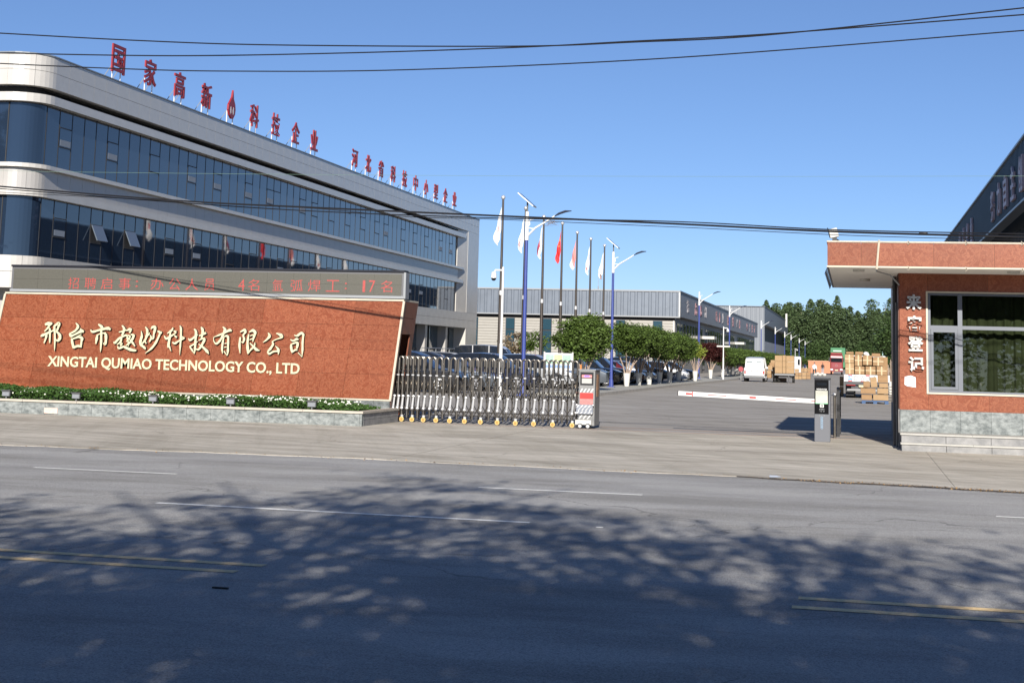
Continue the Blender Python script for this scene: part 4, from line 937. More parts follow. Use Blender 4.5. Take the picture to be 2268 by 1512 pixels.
# vertical characters on the pillar
for ch, (x, z) in zip('来客登记', ((1.22, 3.00), (1.235, 2.565), (1.25, 2.145), (1.26, 1.72))):
    put('character', text_mesh(ch, .315, .315, .05, [silver, mat('letter_edge', (.10, .05, .04), .5)], '-y', bold=.035, sidemat=True), gh, (x, HWY-.05, z))
nb = thing('paper_notice', 'torn blank white paper stuck on the red pillar below the vertical characters', 'notice', (1.13, HWY-.004, 1.38))
MB().prism([(-.10, .08), (.02, .11), (.115, .075), (.12, -.13), (-.05, -.11), (-.105, -.08)], -.003, 0, 'y').build('paper', mat('paper', (.82, .82, .84), .8), nb)
# flood light on the canopy roof
rf = thing('roof_floodlight', 'white floodlight on a short black post on the gatehouse canopy', 'floodlight', (-.40, 34.2, CZ1-.06))
MB().box(-.05, .05, -.05, .05, 0, .36).build('post', black, rf)
M_ = Matrix.Rotation(R(-14), 3, 'Y')
b = MB(); b.obox((-.02, 0, .44), .095, .09, .10, M_); b.build('lamp_head', white2, rf, bevel=.02)
b = MB(); b.obox((-.125, 0, .44), .010, .09, .11, M_); b.build('glass_face', glassd, rf)
b = MB(); b.tube([(.05, 0, .3), (.2, .02, .18), (.38, .05, .04)], .02, 6); b.build('cable', black, rf)
# number-plate kiosk
kk = thing('parking_kiosk', 'slim dark grey parking terminal with black face and pale screen at the barrier', 'kiosk', (-.67, 34.5, 0))
MB().box(-.17, .17, .0, .24, 0, 1.34).build('body', mat('kiosk_grey', (.095, .10, .115), .4), kk, bevel=.012)
MB().box(-.178, .178, -.02, .26, 1.341, 1.375).build('cap', black, kk)
MB().box(-.165, .135, -.010, -.001, .60, 1.33).build('face_panel', mat('face_black', (.004, .004, .005), .25, spec=.15), kk)
MB().box(-.12, .09, -.018, -.0105, 1.21, 1.27).build('camera_window', glassd, kk)
MB().box(-.145, .115, -.016, -.0105, .82, 1.10).build('screen', mat('kiosk_screen', (.42, .42, .36), .35, var=.08, scale=9), kk)
MB().box(-.145, .115, -.018, -.0165, .822, .838).build('screen_line', mat('line_green', (.2, .65, .3), .4, emit=(.2, .8, .3, .2)), kk)
put('print', text_mesh('车牌自动识别', .22, .036, .003, white, '-y', bold=.02), kk, (-.015, -.0125, 1.13))
put('print', text_mesh('减速慢行', .12, .026, .003, greyl, '-y', bold=.01), kk, (-.01, -.0125, .70)); put('print', text_mesh('一车一杆', .12, .026, .003, greyl, '-y', bold=.01), kk, (-.01, -.0125, .655))
b = MB(); b.prism([(-.05, .74), (.03, .74), (.03, .81), (-.05, .81)], -.0135, -.0105, 'y'); b.prism([(-.035, .752), (.015, .752), (.015, .798), (-.035, .798)], -.0145, -.0138, 'y', 1); b.build('badge', [white, black], kk)
b = MB(); b.prism([(-.022, .775), (-.01, .795), (.002, .775), (-.005, .775), (-.005, .757), (-.015, .757), (-.015, .775)], -.0165, -.015, 'y'); b.build('badge_arrow', white, kk)
b = MB()
for (x0, x1, z0, z1) in ((-.065, .045, .585, .589), (-.065, .045, .547, .551), (-.065, -.061, .551, .585), (.041, .045, .551, .585)): b.box(x0, x1, -.004, -.001, z0, z1)
b.build('slot_outline', greyl, kk)
for k in range(6):
    z = .52-k*.043; s = .026
    b = MB()
    for (p, q) in (((-s, 0), (0, s)), ((0, s), (s, 0)), ((s, 0), (0, -s)), ((0, -s), (-s, 0))): b.tube([(-.012+p[0], -.003, z+p[1]), (-.012+q[0], -.003, z+q[1])], .0028, 4)
    b.build('chevron', mat('chevron_blue', (.35, .55, .75), .5), kk)
# barrier arm
ba = thing('barrier_arm', 'white barrier arm with red marks lowered across the drive', 'barrier')
pA, pB = Vector((-4.02, 36.5, .905)), Vector((-.62, 36.5, .815))
def arm(t0, t1, nm, mt, h=.052, yo=0., hz=0.):
    a = pA+(pB-pA)*t0; c = pA+(pB-pA)*t1
    b = MB(); b.add([(a.x, 36.47-yo, a.z-h+hz), (c.x, 36.47-yo, c.z-h+hz), (c.x, 36.53, c.z-h+hz), (a.x, 36.53, a.z-h+hz), (a.x, 36.47-yo, a.z+h+hz), (c.x, 36.47-yo, c.z+h+hz), (c.x, 36.53, c.z+h+hz), (a.x, 36.53, a.z+h+hz)],
                    [(0, 3, 2, 1), (4, 5, 6, 7), (0, 1, 5, 4), (1, 2, 6, 5), (2, 3, 7, 6), (3, 0, 4, 7)]); return b.build(nm, mt, ba)
arm(0, 1, 'arm', white, .05); arm(-.006, -.0005, 'end_cap', black, .053)
for (t0, t1, h) in ((.05, .093, .022), (.20, .33, .008), (.485, .53, .022), (.66, .80, .008), (.90, .99, .008)): arm(t0, t1, 'red_mark', redp, h, .004)
arm(.0935, .10, 'joint', redp, .0515, .002)
MB().box(-.80, -.52, 36.35, 36.65, 0, .95).build('machine_housing', greyp, ba)
bo = thing('steel_bollard', 'round topped stainless steel post standing right of the parking terminal', 'post', (-.43, 36.6, 0))
b = MB(); b.cyl((0, 0, 0), (0, 0, .97), .035, n=10); b.build('tube', steel, bo, smooth=True)
b = MB(); b.ball((0, 0, .985), .045, 10, 8); b.build('ball_cap', steel2, bo, smooth=True)
bp_ = thing('gate_leaf', 'narrow black pedestrian gate leaf edge on, behind the steel bollard', 'gate', (-.36, 37.3, 0))
MB().box(-.035, .035, 0, .05, 0, 1.08).build('hinge_post', black, bp_)
MB().box(.0, .05, 1.6, 1.66, 0, 1.05).build('end_post', black, bp_)
for z in (.12, .55, 1.0): MB().box(-.0, .04, .05, 1.6, z, z+.04).build('rail', black, bp_)
for k in range(9): MB().box(.01, .03, .2+k*.155, .22+k*.155, .16, 1.0).build('bar', black, bp_)
b = MB(); b.ball((0, .02, 1.11), .04, 8, 6); b.build('ball_cap', greyp, bp_)

# ------------------------------------------------------------ flagpoles
polem = MB(); polem.tube([(0, 0, 0), (0, 0, 5.2)], [.125, .105], 10); polem.tube([(0, 0, 5.2), (0, 0, 10.7)], [.085, .06], 10)
polem = polem.mesh('pole', mat('pole_bronze', (.10, .085, .075), .3, metal=.6), smooth=True)
bandm = MB().cyl((0, 0, 5.1), (0, 0, 5.35), .12, n=10).mesh('joint_band', steel2, smooth=True)
ballm = MB(); ballm.ball((0, 0, 10.78), .13, 10, 8); ballm = ballm.mesh('ball_finial', steel2, smooth=True)
plinth = MB().box(-.35, .35, -.35, .35, 0, .25).mesh('plinth', clad)
def star(cu, cv, r, u, v):
    """inside a 5-point star"""
    dx, dy = (u-cu), (v-cv); rr = math.hypot(dx, dy)
    if rr > r: return False
    a = (math.atan2(dx, -dy)) % (2*math.pi/5); a = min(a, 2*math.pi/5-a)
    return rr*math.cos(a-0) + rr*math.sin(a)*3.08*.33 < r*1.0 and rr < r*(.40+.60*(1-a/(math.pi/5))**1.4)
def flag(parent, kind, seed):
    rn = random.Random(seed); hst = 1.35; L = 2.0
    nu, nv = 44, 40; b = MB(); vs = []
    ph = rn.uniform(0, 6); sp = rn.uniform(.85, 1.1)
    top = 10.25
    for j in range(nv+1):
        v = j/nv
        for i in range(nu+1):
            u = i/nu
            fold = math.sin(u*11+ph+v*1.5)
            spread = (.13+.30*v+.18*math.sin(v*2.6))*sp
            x = -.08-(.38*u*(1-v)+.14*u*v)*sp-.10*math.sin(v*3.1)*(u if u > .2 else .2)+.035*fold*u
            y = .09*math.cos(u*11+ph+v*2.)*(.3+.7*u)
            z = top-v*hst-u*(1.75*(1-v)+.95*v)
            vs.append((x, y, z))
    mats = {'red': [redl0, yellowp], 'white_red': [flagw, redl0], 'tri': [flagw, mat('flag_maroon', (.28, .03, .06), .7)], 'pink': [mat('flag_pink', (.65, .22, .2), .7), flagw], 'white': [flagw, redl0], 'white_dot': [flagw, redl0], 'white_g': [flagw, mat('flag_brown', (.25, .12, .08), .7)]}[kind]
    fs, ms = [], []
    for j in range(nv):
        for i in range(nu):
            u, v = (i+.5)/nu*1.5, (j+.5)/nv
            k = 0
            if kind == 'red':
                if star(.25, .25, .16, u, v): k = 1
                for (cu, cv) in ((.5, .1), (.6, .2), (.6, .35), (.5, .45)):
                    if math.hypot(u-cu, v-cv) < .045: k = 1
            elif kind == 'white_red': k = 1 if (.42 < v < .60 and int(u*12) % 2 == 0 and .1 < u < 1.4) or (.66 < v < .74 and .2 < u < 1.3 and int(u*17) % 2) else 0
            elif kind == 'tri': k = 1 if u > .75 and v < .6 else 0
            elif kind == 'pink': k = 1 if u > 1.15 else 0
            elif kind == 'white_dot': k = 1 if math.hypot(u-.75, v-.5) < .16 else 0
            elif kind == 'white_g': k = 1 if u > 1.0 and v > .75 else 0
            elif kind == 'white': k = 1 if math.hypot(u-1.1, v-.7) < .12 else 0
            a = j*(nu+1)+i; fs.append((a, a+1, a+nu+2, a+nu+1)); ms.append(k)
    b.v = vs; b.f = fs; b.m = ms
    return b.build('flag', mats, parent, smooth=True, fix=False)
redl0 = mat('flag_red', (.62, .02, .02), .7); flagw = mat('flag_white', (.78, .77, .77), .75)
fp = [(87.2, 'white_dot', 'flagpole nearest the office corner with a white flag bearing a red disc'), (93.6, 'white_red', 'flagpole just behind the first solar street lamp with a white flag of red writing'),
      (99.4, 'tri', 'flagpole with a drooping flag part maroon and part white, left of the red star flag'), (106.1, 'red', 'flagpole flying the red flag with yellow stars'),
      (112.1, 'pink', 'flagpole with a pale red drooping flag, right of the star flag'), (118.2, 'white', 'flagpole with a narrow white flag, second from the far end of the row'), (125., 'white_g', 'last flagpole of the row, white flag with a brown lower corner')]
for i, (y, k, lb) in enumerate(fp):
    t = thing('flagpole', lb, 'flagpole', (-20, y, 0), 0, 'row of flagpoles by the office')
    if i == 3: t.scale = (1, 1, 1.015)
    put('pole', polem, t); put('joint_band', bandm, t); put('ball_finial', ballm, t); put('plinth', plinth, t); flag(t, k, i+2)

# ------------------------------------------------------------ solar street lamps along the drive
def lamp_proto():
    t = thing('street_lamp', 'proto', 'street lamp', (0, 0, 0), 0, 'street lamps along the left of the drive')
    b = MB(); b.tube([(0, 0, .1), (0, 0, 6.25)], [.088, .062], 10); b.build('lower_pole', bluep, t, smooth=True)
    b = MB(); b.box(-.2, .2, -.2, .2, .09, .14); b.tube([(0, 0, .1), (0, 0, .5)], [.13, .11], 10); b.build('base_plate', bluep, t)
    b = MB(); b.tube([(0, 0, 6.25), (0, 0, 7.4)], [.085, .07], 10); b.build('upper_pole', white, t, smooth=True)
    b = MB(); b.tube([(.05, 0, 6.45), (.35, 0, 6.75), (.8, 0, 7.02), (1.15, 0, 7.25)], [.045, .04, .035, .03], 7)
    b.tube([(.05, 0, 6.75), (.2, 0, 6.72), (.3, 0, 6.72)], .022, 5); b.tube([(.07, 0, 7.0), (.16, 0, 7.08), (.28, 0, 7.1)], .02, 5); b.tube([(.05, 0, 6.8), (.12, 0, 6.9), (.08, 0, 7.05)], .02, 5)
    b.build('arm', white, t, smooth=True)
    b = MB(); pts = [(1.12, 0, 7.22), (1.3, 0, 7.33), (1.55, 0, 7.42), (1.8, 0, 7.44)]
    b.tube(pts, [.05, .13, .14, .05], 8, flat=.35); b.build('lamp_head', mat('lamp_dark', (.05, .06, .10), .4), t, smooth=True)
    return t
def solar(t, sgn=1):
    M_ = Matrix.Rotation(R(40), 3, 'Y')
    b = MB(); b.obox((-.02, 0, 7.86), .42, .33, .022, M_); b.build('solar_panel', mat('solar_frame', (.55, .58, .6), .4), t)
    b = MB(); b.obox((-.005, 0, 7.88), .40, .31, .006, M_); b.build('solar_cells', mat('solar_cells', (.02, .03, .08), .15), t)
    b = MB(); b.cyl((0, 0, 7.4), (0, 0, 7.85), .035, n=6); b.build('panel_bracket', greyp, t)
p0 = lamp_proto(); p0.location = (-12.8, 60.2, 0); p0['label'] = 'street lamp rising behind the folding gate, blue lower pole and solar panel'
lamps = [(83.1, 'street lamp standing between the first clipped trees, solar panel on top'), (131.4, 'street lamp crossing the faded lettering of the warehouse side'), (164.3, 'street lamp behind the white camera pole with the crossbar'),
         (221.6, 'distant street lamp, first past the end of the grey warehouse fascia'), (261.7, 'distant street lamp before the dark recess band of the tall shed'), (298.1, 'distant street lamp at the far end of the tall shed'),
         (328.5, 'distant street lamp just right of the tall shed, against trees'), (378., 'distant street lamp, last but one before the dark trees'), (424., 'farthest street lamp of the row, against dark trees')]
for y, lb in lamps:
    r = dup(p0, (-12.8, y, 0), 0, lb)
    if y < 100: solar(r)
solar(p0)
for (px, y, lb, s) in ((1963, 262, 'taller of the two teal street lamps right of the drive by the gatehouse', 1.0), (1955, 292, 'lower of the two teal street lamps right of the drive by the gatehouse', .98)):
    r = dup(p0, (AY(px, 800, y).x, y, 0), math.pi, lb, 'street lamps on the right of the drive', (s, s, s), (('lower_pole', 'upper_pole', 'arm', 'base_plate'), mat('lamp_teal', (.45, .66, .66), .5)))
# camera poles
def campole(x, y, h, lb, side=-1, bar=False):
    t = thing('camera_pole', lb, 'camera pole', (x, y, 0), 0, 'white surveillance camera poles')
    b = MB(); b.tube([(0, 0, 0), (0, 0, h*.42), (0, 0, h*.42+.01), (0, 0, h)], [.070, .062, .046, .042], 10); b.build('pole', white, t, smooth=True)
    b = MB(); b.tube([(0, 0, h-.12), (side*.30, 0, h-.12), (side*.36, 0, h-.22)], .035, 7); b.build('arm', white, t, smooth=True)
    b = MB(); b.cyl((side*.36, 0, h-.42), (side*.36, 0, h-.2), .115, .09, 12); b.build('camera_housing', white, t, smooth=True)
    b = MB(); b.ball((side*.36, 0, h-.43), .10, 12, 8); b.build('dome', glassd, t, smooth=True)
    if bar: MB().box(-.55, .55, -.03, .03, h*.62, h*.62+.12).build('crossbar', white2, t)
campole(-13.0, 57, 4.98, 'white pole with a dome camera beside the nearest flagpole, seen above the folding gate', -1)
campole(-10.7, 131, 4.5, 'white camera pole with crossbar at the drive edge by the dark red tree', 1, True)
campole(-10.9, 300, 4.3, 'small distant white camera pole before the far trees', 1)
# antenna mast on the far skyline
an = thing('antenna_mast', 'small telecom antenna mast on the skyline above the warehouse roof', 'antenna', (AY(1325, 640, 300).x, 300, 0))
b = MB(); b.tube([(0, 0, 0), (0, 0, 15.5)], .12, 6); b.tube([(0, 0, 15.5), (0, 0, 18)], .04, 5); b.build('mast', greyl, an)
for a in range(6):
    c_, s_ = math.cos(a*1.05), math.sin(a*1.05); b = MB(); b.box(c_*.9-.09, c_*.9+.09, s_*.9-.08, s_*.9+.08, 14.0, 15.0); b.build('antenna_panel', mat('antenna_pale', (.22, .30, .33), .5), an)
b = MB(); b.tube([(math.cos(a*.52)*.9, math.sin(a*.52)*.9, 14.4) for a in range(13)], .04, 4, False); b.build('ring', greyl, an)

# ------------------------------------------------------------ small trees
def crown_mesh(name, n, rx, ry, rz, leaf, mt, seed, clumps=60, squash=0.0, hollow=.55):
    rn = random.Random(seed); b = MB(); cs = []
    for k in range(clumps):
        while True:
            p = Vector((rn.uniform(-1, 1), rn.uniform(-1, 1), rn.uniform(-1, 1)))
            if hollow < p.length < 1: break
        if p.z < squash: p.z = squash+(p.z-squash)*.4
        cs.append((p*rn.uniform(.85, 1.12), rn.uniform(.12, .36)))
    vs = []; fs = []
    for k in range(n):
        p, r = cs[rn.randrange(clumps)]
        q = p+Vector((rn.gauss(0, 1), rn.gauss(0, 1), rn.gauss(0, .8)))*r*.6
        c = Vector((q.x*rx, q.y*ry, q.z*rz)); s = leaf*rn.uniform(.7, 1.3); M_ = rmat(rn)
        o = len(vs)
        for w in ((-.5, 0, 0), (0, -.30, .08), (.5, 0, 0), (0, .30, .08)): vs.append(tuple(c+M_@Vector(w)*s))
        fs.append((o, o+1, o+2, o+3))
    b.v = vs; b.f = fs; b.m = [0]*len(fs)
    return b.mesh(name, mt, fix=False)
def stems_mesh(seed, h0=.55, h1=1.9, n=7, sp=.75, r=.035):
    rn = random.Random(seed); b = MB()
    for k in range(n):
        a = 2*math.pi*k/n+rn.uniform(-.3, .3); s = sp*rn.uniform(.5, 1.1)
        b.tube([(math.cos(a)*.08, math.sin(a)*.08, h0-.1), (math.cos(a)*s*.45, math.sin(a)*s*.45, (h0+h1)*.5), (math.cos(a)*s, math.sin(a)*s, h1+rn.uniform(0, .25))], [r*1.3, r, r*.6], 6)
    return b.mesh('stems', paleb, smooth=True)
base_l = MB().tube([(0, 0, 0), (0, 0, .15), (0, 0, .74)], [.13, .15, .21], 10).mesh('limewashed_trunk', lime, smooth=True)
crA = [crown_mesh('crown', 17000, 1.12, 1.3, .92, .125, leafg, 20+s, 150, -.85, .25) for s in range(3)]
crY = crown_mesh('crown', 2600, .55, .6, .75, .12, leafy, 31, 40)
crR = crown_mesh('crown', 12000, 1.0, 1.1, .80, .13, leafr, 33, 110, -.8, .25)
crH = [crown_mesh('crown', 6500, 1.2, 1.9, .85, .17, leafg, 40+s, 90, -.8, .25) for s in range(3)]
stA = [stems_mesh(s, .66, 1.75) for s in (1, 2, 3)]
def small_tree(x, y, cz, lb, cr, st, sc=(1, 1, 1), grp='clipped trees with limewashed trunks along the drive', nm='clipped_tree', stems=True):
    t = thing(nm, lb, 'tree', (x, y, .09), 0, grp)
    put('trunk', base_l, t)
    if stems: put('stems', st, t)
    put('crown', cr, t, (0, 0, cz), (0, 0, 0), sc); return t
specs = [(-12.3, 71.2, 2.42, 'big round clipped tree right behind the gate motor cabinet, nearest of its row', 0, (1.0, 1, 1.0)),
         (-12.5, 86.9, 2.62, 'clipped tree with limewashed trunk right of the second solar lamp', 1, (.98, 1.2, .88)), (-12.35, 90.8, 2.58, 'clipped tree, third limewashed trunk along the drive, before dark parked cars', 2, (1, 1.2, .9)),
         (-12.25, 94.8, 2.55, 'clipped tree, fourth limewashed trunk along the drive', 0, (1.0, 1.2, .88)), (-12.2, 99.5, 2.45, 'clipped tree, fifth limewashed trunk, slimmer than its neighbours', 1, (1.0, 1.1, .88)),
         (-12.0, 103.5, 2.45, 'clipped tree, sixth limewashed trunk beside the black car', 2, (1, 1.2, .9)), (-11.95, 108.5, 2.42, 'clipped tree, last limewashed trunk before the yellow-green bush', 1, (1.05, 1.2, .9))]
for (x, y, cz, lb, k, sc) in specs: small_tree(x, y, cz, lb, crA[k], stA[k], (sc[0]*1.08, sc[1], sc[2]*1.06))
small_tree(-11.65, 117, 2.15, 'small yellow-green tree between the clipped trees and the dark red one', crY, stA[0], (1.2, 1.2, 1.1))
small_tree(-12.2, 136, 2.25, 'round tree with dark red leaves beside the white camera pole', crR, stA[1], (1.1, 1.1, 1.0))
hy = [150, 155.5, 161, 167, 173, 180, 187, 195, 203, 212, 222, 232, 243, 255, 268, 282, 297, 313, 330, 349, 369, 391, 414]
for k, y in enumerate(hy):
    small_tree(-12.3+.15*math.sin(k*2.1), y, 2.0-.03*(k % 3), 'low green clipped tree in the long far row, %s past the camera pole' % ORD[k], crH[k % 3], stA[k % 3], (1., 1.3+.03*k, 1+.04*math.sin(k*1.7)), 'far row of low clipped trees')
# bushes by the warehouse front
for (px, y, s, lb, m_) in ((1180, 140, 1.0, 'loose green bush against the pale warehouse wall right of the blue lamp pole', crY), (1140, 142, .9, 'thin brownish shrub against the warehouse wall left of the blue lamp pole', crY)):
    p = AY(px, 780, y); t = thing('shrub', lb, 'shrub', (p.x, y, 0), 0)
    put('foliage', crown_mesh('foliage', 1500, 1.3, 1.1, 1.3, .22, leafg if px > 1150 else mat('leaf_brownish', (.16, .12, .07), .8), int(px), 35, hollow=.3), t, (0, 0, 2.7*s))
    b = MB()
    for k in range(4): b.tube([(0, 0, 0), ((k-1.5)*.25, .1*k, 1.2), ((k-1.5)*.5, .1, 2.4)], [.06, .04, .02], 5)
    b.build('stem', bark, t)
# trees on the right beside the gatehouse
for (x, y, s, lb) in ((2.95, 118, 1.0, 'dark bushy tree showing between the loaded truck and the gatehouse edge'), (3.6, 150, 1.15, 'green bushy tree farther back behind the loaded truck, by the gatehouse edge')):
    t = thing('bushy_tree', lb, 'tree', (x, y, 0))
    put('crown', crown_mesh('crown', 6000, 1.4, 1.6, 1.9, .2, leafd, int(x*10), 70), t, (0, 0, 3.3*s)); put('trunk', base_l, t); put('stems', stA[0], t)
# far poplars
crP = []
for s in range(3):
    rn = random.Random(60+s); b = MB(); cols = [(rn.uniform(-5, 5), rn.uniform(-3, 3), rn.uniform(13, 18.8), rn.uniform(2.0, 3.0)) for _ in range(8)]+[(rn.uniform(-4.6, 4.6), rn.uniform(-3, 3), rn.uniform(15.5, 19.6), rn.uniform(1.3, 1.9)) for _ in range(7)]
    vs, fs = [], []
    for k in range(21000):
        cx_, cy_, hh, rr = cols[rn.randrange(11)]; t_ = rn.random()**.85; z = .3+t_*hh
        rad = rr*(.35+.75*min(1, t_*3))*max(.0, 1-t_**12)**.5*(.85+.25*math.sin(z*1.1+cx_*3))
        a = rn.uniform(0, 6.283); q = rad*rn.random()**.45*(1+.30*math.sin(z*1.9+a*3+cx_))
        c = Vector((cx_+q*math.cos(a), cy_+q*math.sin(a), z)); sz = rn.uniform(.35, .75); M_ = rmat(rn); o = len(vs)
        for w in ((-.5, 0, 0), (0, -.32, .08), (.5, 0, 0), (0, .32, .08)): vs.append(tuple(c+M_@Vector(w)*sz))
        fs.append((o, o+1, o+2, o+3))
    b.v, b.f, b.m = vs, fs, [0]*len(fs); crP.append(b.mesh('crown', leafp, fix=False))
ptr = MB(); ptr.tube([(0, 0, 0), (0, 0, 9), (0, 0, 17)], [.35, .22, .08], 7)
for k in range(7): ptr.tube([(0, 0, 3+k*1.5), (math.cos(k*2.3)*2.6, math.sin(k*2.3)*2, 7+k*1.5)], [.12, .04], 5)
ptr = ptr.mesh('trunk', bark, smooth=True)
ptrees = [(1722, 452, .99), (1752, 470, 1.08), (1787, 455, 1.0), (1822, 462, 1.09), (1850, 452, 1.02), (1878, 468, .80), (1904, 470, .78), (1932, 455, .95), (1962, 465, 1.08), (1994, 455, 1.0), (2028, 470, 1.0), (1693, 475, .90)]
for k, (px, y, s) in enumerate(ptrees):
    p = AY(px, 820, y); t = thing('poplar_tree', 'tall dark green poplar in the far tree line, %s counted along it' % ORD[k], 'tree', (p.x, y, 0), k*1.3, 'far line of poplars')
    t.scale = (1, 1, s); put('crown', crP[k % 3], t); put('trunk', ptr, t)
und = MB(); rn = random.Random(77)
for k in range(14000):
    x = rn.uniform(-34, 22); z = rn.random()**1.2*(6+2.2*math.sin(x*.5)); c = (x, 444+rn.uniform(-2, 2), z); leaf_quad(und, c, rn.uniform(.4, .8), rmat(rn))
o = und.build('undergrowth', leafd, None, fix=False); o['kind'] = 'stuff'; o['label'] = 'dense dark undergrowth beneath the far poplars'
# far brick wall
bw = thing('brick_wall', 'low orange-red brick wall at the far end of the drive', 'wall')
pL, pR = G(1797, 825), G(1846, 828); pL, pR = AY(1797, 826, 262), AY(1846, 826, 262)
MB().box(pL.x-.5, pR.x, 262, 262.3, 0, 1.95).build('wall_face', mat('far_brick', (.42, .19, .11), .85, var=.18, scale=9), bw); MB().box(pL.x-.6, pR.x+.1, 261.9, 262.4, 1.951, 2.05).build('coping', mat('coping_brick', (.5, .3, .2), .8), bw)
# notice board
nbd = thing('notice_board', 'white framed notice board with pale green panels on the forecourt behind the gate', 'notice board')
q0, q1 = AY(1206, 781, 60), AY(1268, 806, 60)
for x in (q0.x, q1.x): MB().cyl((x, 60, 0), (x, 60, q0.z+.05), .035, n=6).build('post', white2, nbd)
MB().box(q0.x, q1.x, 59.96, 60.04, q1.z-.25, q0.z).build('frame', white, nbd)
n3 = 3
for k in range(n3):
    a = q0.x+.05+(q1.x-q0.x-.1)*k/n3; c = q0.x+.05+(q1.x-q0.x-.1)*(k+1)/n3; MB().box(a+.01, c-.01, 59.94, 59.955, q1.z-.0, q0.z-.06).build('panel', mat('panel_green%d' % (k % 2), ((.27, .42, .33), (.36, .44, .22))[k % 2], .5, var=.15, scale=7), nbd)
    MB().box(a+.02, c-.02, 59.94, 59.955, q1.z-.16, q1.z-.05).build('panel', mat('panel_blue', (.2, .3, .55), .5), nbd)

# ------------------------------------------------------------ vehicles
def wheel_meshes(r, w):
    t = MB(); t.cyl((0, -w/2, 0), (0, w/2, 0), r, n=20); t = t.mesh('tyre', rubber, smooth=True)
    m_ = MB(); m_.cyl((0, -w/2-.012, 0), (0, -w/2-.002, 0), r*.64, n=16); 
    for k in range(5):
        a = k*2*math.pi/5; b0 = Vector((math.cos(a), 0, math.sin(a)))
        m_.tube([b0*r*.12+Vector((0, -w/2-.02, 0)), b0*r*.6+Vector((0, -w/2-.02, 0))], [r*.11, r*.08], 4, flat=.4)
    return t, m_
WT1, _ = wheel_meshes(.34, .22)
def rim_mesh(r, w, mt):
    b = MB(); b.cyl((0, -w/2-.008, 0), (0, -w/2-.001, 0), r*.66, n=18); b2 = MB()
    o = MB(); o.tube([(math.cos(a*math.pi/9)*r*.6, -w/2-.014, math.sin(a*math.pi/9)*r*.6) for a in range(19)], r*.06, 4, False)
    for k in range(5):
        a = k*2*math.pi/5+.3; d_ = Vector((math.cos(a), 0, math.sin(a))); o.tube([d_*r*.08+Vector((0, -w/2-.02, 0)), d_*r*.6+Vector((0, -w/2-.02, 0))], [r*.12, r*.09], 4)
    n0 = len(b.v); b.m = [1]*len(b.f); b.add(o.v, o.f, 0)
    return b.mesh('rim', [mt, dark])
RIM = rim_mesh(.34, .22, mat('alloy', (.62, .62, .63), .3, metal=.6)); RIMW = rim_mesh(.34, .22, white)
